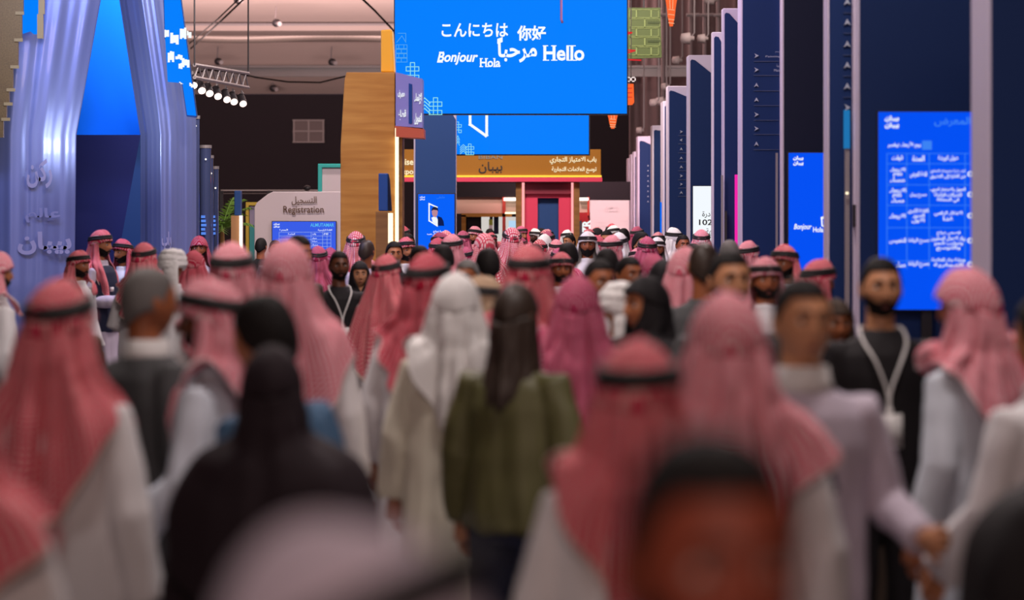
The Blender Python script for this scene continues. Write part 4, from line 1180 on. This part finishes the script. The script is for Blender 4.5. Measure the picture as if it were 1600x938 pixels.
def turban_mesh(seed):
    mb = MB(); rng = random.Random(seed)
    for k in range(9):
        z = HC[2]+.01+.0135*k
        q = math.sqrt(max(.12, 1-((k-1.5)/8.4)**2))
        mb.ring((rng.uniform(-.006, .006), .004+rng.uniform(-.006, .006), z), .092*q, .112*q, .024, 36, 8, rng.uniform(-.22, .22))
    mb.ell((0, .004, HC[2]+.05), (.088, .108, .10), 24, 12)
    mb.tube([(-.03, .10, 1.67), (-.035, .122, 1.58), (-.04, .130, 1.48), (-.045, .150, 1.38), (-.05, .165, 1.30)], [.026, .026, .026, .026, .02], 14, 2.3)
    return remesh(mb, .0075, 'turban', 1, lambda p: .003*noise.noise(Vector((p[0]*40, p[1]*40, p[2]*60))))
def hair_mesh(kind):
    mb = MB(); N = 48; K = 16; rows = []
    grow = {'short': 0, 'full': .010, 'bald': -.004}[kind]
    for i in range(K+2):
        r = []
        for j in range(N):
            th = 2*math.pi*j/N; a = abs(((th+math.pi) % (2*math.pi))-math.pi)/math.pi
            zl = -.075+(.070)*min(1, a/.45) if a < .45 else -.005+.078*min(1, (a-.45)/.28)
            if .40 < a < .55 and kind != 'bald': zl -= .015
            um = math.acos(max(-1, min(1, zl/.125)))
            u = um*max(.03, min(1, i/K)); s_ = 1 if i <= K else .90
            nz = .0025*noise.noise(Vector((math.sin(u)*math.sin(th)*7, math.sin(u)*math.cos(th)*7, u*5)))
            q = (1+grow/.1*math.cos(u)*.8)
            k = s_*(1+nz*8)*max(.15, math.sin(u))**-.20
            r.append(((.0815+grow*.7)*math.sin(u)*math.sin(th)*k, .004+(.1035+grow*.5)*math.sin(u)*math.cos(th)*k, HC[2]+(.1265+grow*.7)*math.cos(u)*(s_ if i <= K else 1)*1.0+nz))
        rows.append(r)
    mb.loft(rows)
    return keep(mb, 'hair')
def beard_mesh(full):
    mb = MB(); rows = []
    azs = np.radians(np.linspace(-88, 88, 37))
    for k in range(9):
        u = k/8
        r = []
        for az in azs:
            q = abs(az)/math.radians(88)
            top = -.050+.045*max(0, q-.35)/.65 if q > .16 else -.047
            z = top+(-.112-top)*u
            off = (.007 if full else .0035)*math.sin(math.pi*min(1, .12+u*1.0))*(1 if q < .9 else .5)+(.010*u if full else 0)
            r.append(face_pt(az, z, off))
        rows.append(r)
    rows.append([(p[0]*.8, p[1]*.7, p[2]-.004) for p in rows[-1]])
    rows.append([(p[0]*.85, p[1]*.8+.0, HC[2]-.08) for p in rows[0]])
    mb.loft(rows, closed=False, caps=False)
    for sg in (-1, 1):  # moustache
        mb.tube([face_pt(sg*a, z, .003) for a, z in ((.02, -.046), (.18, -.049), (.34, -.056), (.44, -.068))], [.006, .0065, .006, .004], 7)
    return keep(mb, 'beard')
def eye_mesh(sg):
    mb = MB()
    c = (sg*.0315, HC[1]-.076, HC[2]+.008)
    mb.ell(c, (.0135, .012, .0075), 12, 8)
    n = len(mb.f)
    mb.ell((c[0], c[1]-.0095, c[2]), (.0062, .004, .0062), 10, 6); mb.mi = [0]*n+[1]*(len(mb.f)-n)
    me = mb.mesh('eye', None, True)
    me.materials.append(mat('eye_white', (.55, .5, .46), .3)); me.materials.append(mat('eye_iris', (.015, .008, .005), .2)); return me
def brow_mesh(sg):
    return keep(MB().tube([face_pt(sg*a, z, .002) for a, z in ((.13, .028), (.28, .033), (.44, .034), (.58, .026))], [.004, .0055, .005, .003], 7), 'eyebrow')
def lips_mesh():
    mb = MB()
    for z, r in ((-.0585, .0042), (-.0685, .005)):
        mb.tube([face_pt(a, z-.003*abs(a)/.25*(1 if z > -.06 else -1), .001) for a in np.linspace(-.25, .25, 9)], [r*(.35+.65*math.cos(k/4*1.4-1.4)) for k in range(9)], 7)
    return keep(mb, 'lips')
def lanyard_mesh():
    mb = MB()
    for sg in (-1, 1):
        P = catmull([(sg*.03, .085, 1.47), (sg*.078, .03, 1.485), (sg*.085, -.07, 1.435), (sg*.05, -.140, 1.36), (sg*.006, -.146, 1.24), (sg*.004, -.150, 1.17)], 16)
        mb.tube(P, .0062, 6)
    return keep(mb, 'lanyard')
def badge_mesh():
    mb = MB().box(-.048, .048, -.166, -.158, 1.03, 1.16); mb.box(-.012, .012, -.164, -.154, 1.155, 1.18); return keep(mb, 'badge')
def collar_mesh():
    mb = MB()
    mb.loft([[(x*1.0, y, z) for x, y, z in ringE(z, rx, ry, .008)] for z, rx, ry in ((1.445, .094, .088), (1.475, .079, .077), (1.515, .071, .072), (1.515, .066, .067), (1.46, .07, .07))])
    return keep(mb, 'shirt_collar')
def shirtfront_mesh():
    mb = MB()
    P = [(-.062, 1.455), (.062, 1.455), (.045, 1.30), (.01, 1.12), (-.01, 1.12), (-.045, 1.30)]
    mb.add([(x, -.146 if z < 1.44 else -.085, z) for x, z in P]+[(x, -.10 if z < 1.44 else -.06, z) for x, z in P], [(0, 1, 2, 5), (5, 2, 3, 4), (6, 11, 8, 7), (11, 10, 9, 8)]+[(i, i+6, (i+1) % 6+6, (i+1) % 6) for i in range(6)])
    return keep(mb, 'shirt_front')

# colours
RED = checked('red_checked_cotton', (.60, .028, .085), (.80, .58, .52), 72, .64)
RED2 = checked('dark_red_checked_cotton', (.46, .012, .045), (.78, .50, .52), 72, .74)
PINK = checked('pink_checked_cotton', (.66, .085, .15), (.86, .68, .70), 72, .52)
MAUVE = checked('mauve_checked_cotton', (.40, .03, .10), (.72, .42, .50), 72, .74)
NET = checked('coarse_checked_cotton', (.60, .06, .10), (.85, .72, .70), 40, .60)
WHITE = mat('white_cotton', (.78, .76, .75), .8, spec=.2)
COLORS = {'red': RED, 'dred': RED2, 'pink': PINK, 'mauve': MAUVE, 'net': NET, 'white': WHITE,
    'thobe': mat('white_thobe_cloth', (.74, .72, .74), .75, spec=.25), 'cream': mat('cream_thobe_cloth', (.72, .68, .56), .75, spec=.25), 'blueish': mat('cool_white_cloth', (.68, .73, .82), .75, spec=.25),
    'grey': mat('charcoal_wool', (.065, .066, .07), .8), 'black': mat('black_cloth', (.010, .008, .010), .75, spec=.3), 'plum': mat('black_plum_cloth', (.016, .008, .012), .8, spec=.3),
    'navy': mat('navy_cloth', (.008, .013, .045), .75), 'denim': mat('denim_blue_cloth', (.055, .13, .24), .8), 'olive': mat('olive_satin', (.105, .10, .034), .55), 'brown': mat('brown_cloth', (.05, .03, .02), .8),
    'tan': mat('beige_cloth', (.42, .28, .18), .8), 'lav': mat('pale_lavender_cloth', (.55, .48, .58), .8)}
SK = {'l': mat('fair_skin', (.62, .29, .15), .5), 'm': mat('tan_skin', (.50, .19, .08), .5), 'd': mat('brown_skin', (.34, .105, .04), .5), 'k': mat('deep_brown_skin', (.14, .045, .02), .45), 'r': mat('red_lit_skin', (.30, .062, .03), .55)}  # last skin has the red light on the nearest face in its colour
HAIRC = {'blk': mat('black_hair', (.010, .008, .008), .7, spec=.2), 'gry': mat('grey_hair', (.13, .12, .115), .7), 'brn': mat('dark_brown_hair', (.035, .020, .013), .5)}
LIPS = mat('lip_red', (.26, .075, .06), .45)
AGAL = mat('black_cord', (.010, .008, .009), .7)

SCARVES = {  # shapes of headcloth: (kind, seed, hem, wide, toss, peak)
    'A': ('scarf', 1, (0, 0, 0), 1.0, 0, .012), 'B': ('scarf', 2, (-.06, .05, .02), 1.05, 0, .02), 'C': ('scarf', 3, (.02, .10, .0), .98, 1, .012), 'D': ('scarf', 4, (-.02, .02, .12), 1.0, -1, .018),
    'E': ('scarf', 5, (-.16, .28, .28), .86, 0, .01), 'F': ('scarf', 6, (-.10, .0, .0), 1.12, 0, .01), 'G': ('scarf', 7, (-.30, .10, .10), 1.08, 0, .015), 'H': ('hijab', 8, (0, 0, 0), 1.0, 0, 0), 'J': ('hijab', 9, (-.18, -.1, -.1), 1.12, 0, 0), 'K': ('scarf', 12, (.05, .14, .16), .88, 0, .018), 'N': ('scarf', 14, (-.12, .05, .05), .94, 0, .016), 'L': ('long', 11, (0, 0, 0), 1.0, 0, 0)}

PLACED = []
def child(root, name, me, m, label=None):
    o = bpy.data.objects.new(name, me); COL.objects.link(o); o.parent = root
    if m is not None:
        sl = o.material_slots[0]; sl.link = 'OBJECT'; sl.material = m
    if label: o['label'] = label
    return o
def person(px, ytop, s, face, outfit, head, skin, label, pose='side', group=None, extra=(), ring=True, tilt=.12, lean=0, height=None, beard=None):
    """px, ytop: column and top row of the head; s: pixels per metre at the figure; face: heading in degrees (0 looks at the lens, 90 to image right)"""
    Y_ = F/s; X_ = (px-800)/s
    H = height or CAMH-(ytop-HOR)/s
    k = H/1.765
    body = cached(('body', pose), lambda: body_mesh(pose))
    root = bpy.data.objects.new('person', body); COL.objects.link(root)
    root.location = (X_, Y_, 0); root.scale = (k, k, k); root.rotation_euler = (Matrix.Rotation(R(lean), 3, 'Y') @ Matrix.Rotation(R(face), 3, 'Z')).to_euler()
    sl = root.material_slots[0]; sl.link = 'OBJECT'; sl.material = SK[skin]
    root['label'] = label; root['category'] = 'person'
    if group: root['group'] = group
    PLACED.append((X_, Y_, label))
    c = COLORS
    kind, col = outfit.split(':')[:2]
    C_ = lambda kd, mt, nm=None: child(root, nm or kd, cached((kd, pose), lambda: cloth_mesh(kd, pose)), mt)
    if kind in ('thobe', 'abaya'): C_(kind, c[col])
    elif kind == 'vest':
        C_('thobe', c['lav']); C_('vest', c[col])
        child(root, 'vest_badge', cached('vest_badge', lambda: keep(MB().box(-.11, -.07, -.168, -.150, 1.22, 1.26), 'vest_badge')), c['white'])
    else:
        low = outfit.split(':')[2] if outfit.count(':') > 1 else 'black'
        C_(kind, c[col]); child(root, 'trousers', cached(('trousers', pose), lambda: trousers_mesh(pose)), c[low])
        if kind == 'jacket':
            child(root, 'shirt_collar', cached('collar', collar_mesh), c['white'])
            if 'front' in extra: child(root, 'shirt_front', cached('sfront', shirtfront_mesh), c['white'])
        if kind == 'shirt' and 'collar' in extra: child(root, 'shirt_collar', cached('collar', collar_mesh), c['white'] if col == 'lav' else c[col])
    hk, hc = head.split(':')
    if hk in SCARVES:
        if hk in 'HJ': nm = 'hijab'
        elif hk == 'L': nm = 'hair'
        else: nm = 'headscarf'
        child(root, nm, cached(('scarf', hk), lambda: scarf_mesh(*SCARVES[hk])), c[hc] if nm != 'hair' else HAIRC[hc])
        if nm == 'headscarf' and ring: child(root, 'head_ring', cached(('ring', tilt), lambda: ring_mesh(tilt)), AGAL)
        if nm == 'headscarf': child(root, 'beard', cached('beard', lambda: beard_mesh(False)), HAIRC['blk']) if beard is None else None
    elif hk == 'T': child(root, 'turban', cached('turban', lambda: turban_mesh(2)), c[hc])
    else: child(root, 'hair', cached(('hair', hk), lambda: hair_mesh(hk)), HAIRC[hc])
    if beard: child(root, 'beard', cached('beard'+beard, lambda: beard_mesh(beard == 'full')), HAIRC['blk'])
    if abs((face+180) % 360-180) < 125:
        for sg in (-1, 1):
            child(root, 'eye', cached(('eye', sg), lambda: eye_mesh(sg)), None)
            child(root, 'eyebrow', cached(('brow', sg), lambda: brow_mesh(sg)), HAIRC['blk'])
        child(root, 'lips', cached('lips', lips_mesh), LIPS)
    if 'lanyard' in extra:
        ly = child(root, 'lanyard', cached('lanyard', lanyard_mesh), c['white'], 'white lanyard')
        child(ly, 'badge', cached('badge', badge_mesh), c['white'])
    return root

P = person
# --- close to the lens
P(1112, 660, 1700, 14, 'shirt:black', 'short:blk', 'r', 'person with short black hair facing the lens, nearest and largest head, strongly blurred', beard='short')
P(552, 838, 2060, -108, 'thobe:thobe', 'A:lav', 'd', 'person in pale headscarf with black ring, huge blurred dome at the bottom edge', tilt=-.46)
P(425, 541, 572, 176, 'abaya:plum', 'J:plum', 'l', 'person in black abaya and hood seen from behind, before the denim shirt', pose='side', height=1.63)
P(92, 442, 550, 160, 'thobe:thobe', 'N:red', 'm', 'person in white robe and large red headscarf, big blurred back beside the grey suit', tilt=.2)
P(-85, 560, 760, 172, 'thobe:thobe', 'B:red', 'm', 'person cut by the left edge, red scarf end over a pale robe shoulder')
P(997, 538, 715, 170, 'thobe:thobe', 'K:red', 'm', 'person in red headscarf and black ring directly behind the nearest face', tilt=.1)
P(1136, 462, 620, 186, 'thobe:thobe', 'B:pink', 'm', 'person in broad pink red headscarf without ring hiding the bearded smiling man', ring=False)
P(1690, 575, 700, -150, 'abaya:black', 'J:black', 'l', 'person in black robe cut by the bottom right corner')
P(1632, 460, 530, -140, 'thobe:thobe', 'full:blk', 'm', 'bareheaded person in white robe cut by the right edge', pose='walk')
P(1512, 422, 460, -130, 'thobe:blueish', 'C:pink', 'd', 'person in pink headscarf wrapped round the shoulders before the timetable screen', ring=False, pose='side')
P(1255, 430, 550, 14, 'shirt:lav', 'short:blk', 'l', 'young person in open collared pale shirt with straight black fringe, facing the lens', pose='lbent', extra=('collar',))
P(1377, 399, 390, 4, 'shirt:black', 'short:blk', 'l', 'bearded person in black shirt with white lanyard and hanging badge', extra=('lanyard',), beard='short')
P(233, 414, 450, 128, 'jacket:grey', 'short:gry', 'd', 'grey haired person in charcoal suit turned towards the tilted scarf wearer', pose='side')
P(330, 441, 480, -100, 'thobe:blueish', 'K:pink', 'k', 'person in bluish white robe and pink scarf with thick black ring, beside the black abaya', tilt=.16, pose='walk')
P(520, 453, 540, -128, 'shirt:denim:navy', 'full:blk', 'm', 'black haired person in denim blue shirt behind the black abaya', pose='bent', lean=-7)
P(448, 379, 395, 172, 'thobe:thobe', 'G:pink', 'm', 'tall person in long pink headscarf without ring, behind the denim shirt', ring=False)
P(362, 382, 350, 178, 'thobe:thobe', 'A:pink', 'm', 'person in pink headscarf with black ring left of the tall pink scarf', tilt=.15)
P(668, 398, 360, 165, 'thobe:thobe', 'C:dred', 'd', 'person in white robe with deep red headscarf thrown over the shoulder, red cuff hanging', tilt=.15, pose='side')
P(712, 430, 400, 172, 'thobe:cream', 'K:white', 'd', 'person in white headscarf and cream robe left of the olive blouse', ring=False)
P(806, 441, 430, 150, 'blouse:olive:navy', 'L:brn', 'm', 'person with long dark hair in olive blouse seen from behind', pose='side')
P(826, 386, 345, 176, 'thobe:thobe', 'A:red', 'm', 'person in orange red headscarf with wide black ring behind the olive blouse', tilt=.1)
P(757, 434, 320, -100, 'thobe:thobe', 'E:tan', 'd', 'person in beige headscarf and black ring half hidden by the long haired person', tilt=.1)
P(902, 434, 385, 174, 'thobe:cream', 'D:mauve', 'm', 'person in mauve headscarf and cream robe right of the olive blouse', ring=False)
P(936, 402, 316, 26, 'thobe:thobe', 'bald:blk', 'd', 'bald person with shining forehead in white robe facing the lens', beard='short')
P(971, 444, 330, 170, 'thobe:thobe', 'T:white', 'm', 'person in white wrapped head cloth before the bald man')
P(1010, 432, 372, -62, 'abaya:black', 'H:black', 'm', 'person in black hijab with face showing, turned towards the white wrapped head')
P(1036, 407, 262, 176, 'abaya:black', 'H:black', 'm', 'person in black hijab seen from behind, over the visible hijab face')
P(1141, 388, 385, 14, 'shirt:grey', 'short:blk', 'l', 'smiling bearded person with dark hair above the broad pink scarf', beard='short', extra=('collar',))
P(1306, 470, 345, 10, 'abaya:brown', 'H:brown', 'd', 'person in dark brown robe hidden between the young man and the lanyard wearer', height=1.60)
# --- left group by the obelisk
P(157, 361, 168, 72, 'vest:navy', 'A:red', 'm', 'person in navy vest with small badge standing before the blue recess', tilt=.1, pose='bent')
P(192, 375, 160, -40, 'thobe:thobe', 'A:dred', 'm', 'person in red headscarf facing the navy vest')
P(225, 381, 200, 158, 'thobe:thobe', 'C:red', 'd', 'person in white robe and bright red scarf left of the white turban', tilt=.2, pose='both')
P(270, 391, 205, 165, 'thobe:thobe', 'T:white', 'd', 'person in wound white turban above the grey suit')
P(311, 370, 150, 4, 'thobe:thobe', 'A:dred', 'd', 'person in dark red scarf facing the lens below the glass columns', ring=False)
P(303, 393, 190, 172, 'thobe:thobe', 'F:dred', 'd', 'person in dark red scarf seen from behind right of the white turban', ring=False)
P(123, 397, 185, 62, 'thobe:thobe', 'E:red', 'd', 'person in red scarf in profile below the edge of the lilac panel', height=1.66)
P(104, 433, 300, 40, 'shirt:brown', 'short:blk', 'd', 'dark haired person with warm lit face above the big red scarf', height=1.66)
P(-6, 396, 250, 120, 'thobe:thobe', 'E:pink', 'm', 'person in pink scarf and white robe at the left edge before the lilac panel', ring=False)
# --- middle rows, left half
P(408, 371, 122, 165, 'shirt:black', 'short:blk', 'd', 'dark haired person under the clipped corner of the registration wall')
P(430, 374, 130, 20, 'shirt:grey', 'bald:blk', 'd', 'short haired person just right of the clipped registration corner')
P(467, 368, 220, 52, 'shirt:brown', 'full:blk', 'd', 'person with full black hair in front of the registration screen')
P(497, 386, 165, 178, 'thobe:thobe', 'A:mauve', 'm', 'person in mauve scarf below the registration screen', tilt=.2)
P(516, 388, 150, 170, 'thobe:thobe', 'F:mauve', 'm', 'person in mauve scarf at the foot of the registration wall, by the tower', ring=False)
P(530, 391, 205, 14, 'shirt:black', 'short:blk', 'k', 'person in black with white lanyard before the wooden tower', extra=('lanyard',), beard='short')
P(562, 409, 186, 8, 'abaya:black', 'H:black', 'l', 'small person in black hijab beside the red triangular scarf', extra=('lanyard',), height=1.58)
P(603, 400, 236, 150, 'thobe:thobe', 'G:red', 'd', 'person in red scarf with pale hem falling in a triangle', tilt=.2)
P(556, 363, 153, 176, 'thobe:thobe', 'A:net', 'd', 'person in black cap like ring at the tower foot', tilt=.25)
P(573, 374, 160, 165, 'shirt:lav', 'short:brn', 'd', 'person in pale shirt seen from behind at the foot of the wooden tower')
P(616, 377, 163, 12, 'shirt:black', 'full:blk', 'm', 'young dark haired person by the short pillar with navy block', extra=('collar',))
P(634, 372, 155, 30, 'thobe:thobe', 'A:red', 'm', 'person in red scarf right of the young dark haired one')
P(656, 382, 200, 24, 'shirt:black', 'short:blk', 'k', 'dark skinned person under the portrait screen')
P(692, 382, 205, 176, 'shirt:black', 'full:blk', 'd', 'black haired person seen from behind under the portrait screen')
P(684, 366, 120, 2, 'thobe:thobe', 'A:red', 'd', 'person in red scarf facing the lens right under the portrait screen')
P(711, 371, 122, 170, 'thobe:thobe', 'A:white', 'd', 'person in white scarf and black ring right of the portrait screen')
P(730, 404, 250, -20, 'shirt:black', 'short:gry', 'd', 'person with greying hair behind the white scarf and cream robe')
P(757, 366, 165, -150, 'thobe:thobe', 'F:net', 'm', 'person in pale pink checked scarf before the shop front', ring=False)
P(762, 388, 222, -165, 'jacket:black', 'full:blk', 'd', 'black haired person in dark jacket below the pale pink scarf')
P(800, 357, 150, -168, 'thobe:thobe', 'F:net', 'm', 'person in coarse checked scarf under the portal post', tilt=.3)
P(851, 367, 126, 165, 'thobe:thobe', 'G:white', 'd', 'person in plain white scarf before the crimson portal', ring=False)
P(877, 396, 205, 8, 'thobe:thobe', 'A:red', 'd', 'person with warm lit face and red scarf below the crimson portal', tilt=.05)
P(888, 379, 192, 170, 'shirt:black', 'full:blk', 'd', 'black haired person seen from behind in front of the crimson portal')
P(918, 363, 152, 0, 'thobe:thobe', 'A:white', 'd', 'person in white headscarf facing the lens under the red shop bay', tilt=.05, beard='full')
P(948, 388, 226, 172, 'shirt:black', 'full:blk', 'd', 'black haired person behind the bald man')
P(983, 399, 250, 30, 'shirt:black', 'short:blk', 'd', 'dark haired person between the bald man and the hijab face')
# --- middle rows, right half
P(1002, 362, 152, 36, 'jacket:black', 'full:blk', 'l', 'person in black jacket over open white shirt by the little totems', extra=('front',), beard='short')
P(1027, 372, 140, 0, 'thobe:thobe', 'A:white', 'd', 'person in white scarf and black ring facing the lens before the little totems', tilt=.08)
P(1021, 399, 232, 176, 'thobe:thobe', 'F:mauve', 'm', 'person in mauve scarf behind the black hijab', ring=False)
P(1067, 366, 138, 14, 'shirt:black', 'short:blk', 'd', 'dark haired person left of the white screen')
P(1096, 360, 142, 178, 'thobe:thobe', 'F:pink', 'm', 'person in pink scarf right below the white screen', tilt=.2)
P(1071, 389, 288, 160, 'thobe:thobe', 'G:pink', 'm', 'person in pink scarf left of the smiling bearded man', ring=False)
P(1100, 376, 300, 178, 'shirt:grey', 'bald:brn', 'd', 'person with cropped brown hair seen from behind, over the smiling bearded man')
P(1140, 373, 205, 176, 'shirt:grey', 'bald:gry', 'm', 'balding person seen from behind at the foot of the pink light strip')
P(1169, 378, 182, 140, 'thobe:thobe', 'A:pink', 'm', 'person in pink scarf beside the pink light strip', tilt=.15)
P(1226, 384, 222, -35, 'thobe:thobe', 'A:red', 'd', 'person in red scarf before the small greetings screen', tilt=.08)
P(1196, 404, 275, 8, 'thobe:thobe', 'A:pink', 'd', 'person in pink scarf over the young man, facing the lens', tilt=.05)
P(1279, 408, 268, 120, 'thobe:thobe', 'B:red', 'd', 'person in red scarf left of the lanyard wearer', tilt=.08)

# --- the packed far rows: ordinary visitors, each one its own figure
rng = random.Random(11)
MARKS = [(590, 652, 'by the wooden tower'), (652, 716, 'near the navy pillar'), (716, 806, 'before the bright shop'), (806, 906, 'before the crimson portal'), (906, 985, 'before the pink wall'), (985, 1045, 'by the little totems'), (1045, 1120, 'by the white screen'), (395, 590, 'near registration')]
far = []
tries = 0
while len(far) < 58 and tries < 6000:
    tries += 1
    Yq = rng.uniform(25.5, 47)
    s = F/Yq
    lim = (.60, 1.0)
    px = rng.uniform(600, 1108)
    Xq = (px-800)/s
    if Xq > 1.95 or (Xq < -1.05 and Yq < 33) or (Xq < -.62 and Yq > 40.3): continue
    if any((Xq-a)**2+(Yq-b)**2 < (.66 if abs(Yq-b) < .5 else .56)**2 for a, b, _ in PLACED): continue
    PLACED.append((Xq, Yq, 'far'))
    H = rng.uniform(1.62, 1.80)
    typ = rng.choices(['rs', 'ws', 'hair', 'hij'], [58, 14, 18, 10])[0]
    fr = rng.random() < .45
    far.append((px, Yq, H, typ, fr))
far.sort()
grp = {}
for f_ in far:
    mk_ = next((n for a, b, n in MARKS if a <= f_[0] < b), 'by the white screen')
    grp.setdefault((mk_, f_[3], f_[4]), []).append(f_)
ORD = ['first', 'second', 'third', 'fourth', 'fifth', 'sixth', 'seventh', 'eighth', 'ninth']
PLACED = PLACED[:len(PLACED)-len(far)]
for (mk_, typ, fr), L in grp.items():
    for i, (px, Yq, H, _, _) in enumerate(L):
        who = {'rs': 'red scarfed person', 'ws': 'white scarfed person', 'hair': 'bareheaded dark haired person', 'hij': 'black veiled person'}[typ]
        lab = f"{who}, {'face shown' if fr else 'back turned'}, far crowd {mk_}"
        if len(L) > 1: lab += f", {ORD[i]} from left"
        s = F/Yq
        face = rng.uniform(-50, 50) if fr else 180+rng.uniform(-45, 45)
        if typ == 'rs': a = ('thobe:'+rng.choice(['thobe', 'cream', 'thobe']), rng.choice('AABDFC')+':'+rng.choice(['red', 'pink', 'dred', 'net', 'mauve']))
        elif typ == 'ws': a = ('thobe:thobe', rng.choice('AB')+':white')
        elif typ == 'hair': a = (rng.choice(['shirt:black', 'jacket:black', 'shirt:lav', 'shirt:grey']), rng.choice(['short', 'full'])+':blk')
        else: a = ('abaya:black', 'H:black')
        P(px, 0, s, face, a[0], a[1], rng.choice('mddk'), lab, height=H, group='visitors in the far crowd', tilt=rng.choice([.08, .15, .2]), pose=rng.choice(['side', 'walk']))

# --- things carried
def at(px, py, Y_): return (X(px, Y_), Y_, Z(py, Y_))
Yb = F/186-.28
c = at(567, 548, Yb)
t = thing('tote_bag', 'beige tote bag hanging beside the small person in black hijab', 'bag', (c[0], c[1], Z(576, Yb)))
MB().loft([[(c[0]+x*q, c[1]+y*q, z) for x, y in ((-.07, -.03), (0, -.045), (.07, -.03), (.07, .03), (0, .045), (-.07, .03))] for z, q in ((Z(576, Yb), .9), (Z(566, Yb), 1.1), (Z(540, Yb), .9), (Z(534, Yb), .75))]).build('bag_body', COLORS['tan'], t, True)
MB().tube(catmull([(c[0]-.05, c[1], Z(535, Yb)), (c[0]-.03, c[1], Z(515, Yb)), (c[0]+.02, c[1], Z(513, Yb)), (c[0]+.05, c[1], Z(535, Yb))], 14), .008, 6).build('handle', COLORS['tan'], t, True)
Yb = F/550-.32
t = thing('folder', 'navy folder held in front of the young person in pale shirt', 'folder', at(1262, 800, Yb))
MB().ppoly([(1222, 692), (1290, 676), (1312, 770), (1246, 795)], Yb, .03).build('cover', COLORS['navy'], t, bevel=.006)
MB().ppoly([(1226, 695), (1288, 680), (1308, 767), (1248, 790)], Yb+.006, .018).build('pages', COLORS['white'], t)
ls = sorted(PLACED)
for i, a in enumerate(PLACED):
    for b in PLACED[:i]:
        d = math.hypot(a[0]-b[0], a[1]-b[1])
        if d < .48: print('CLOSE %.2f' % d, a[2][:50], '|', b[2][:50])
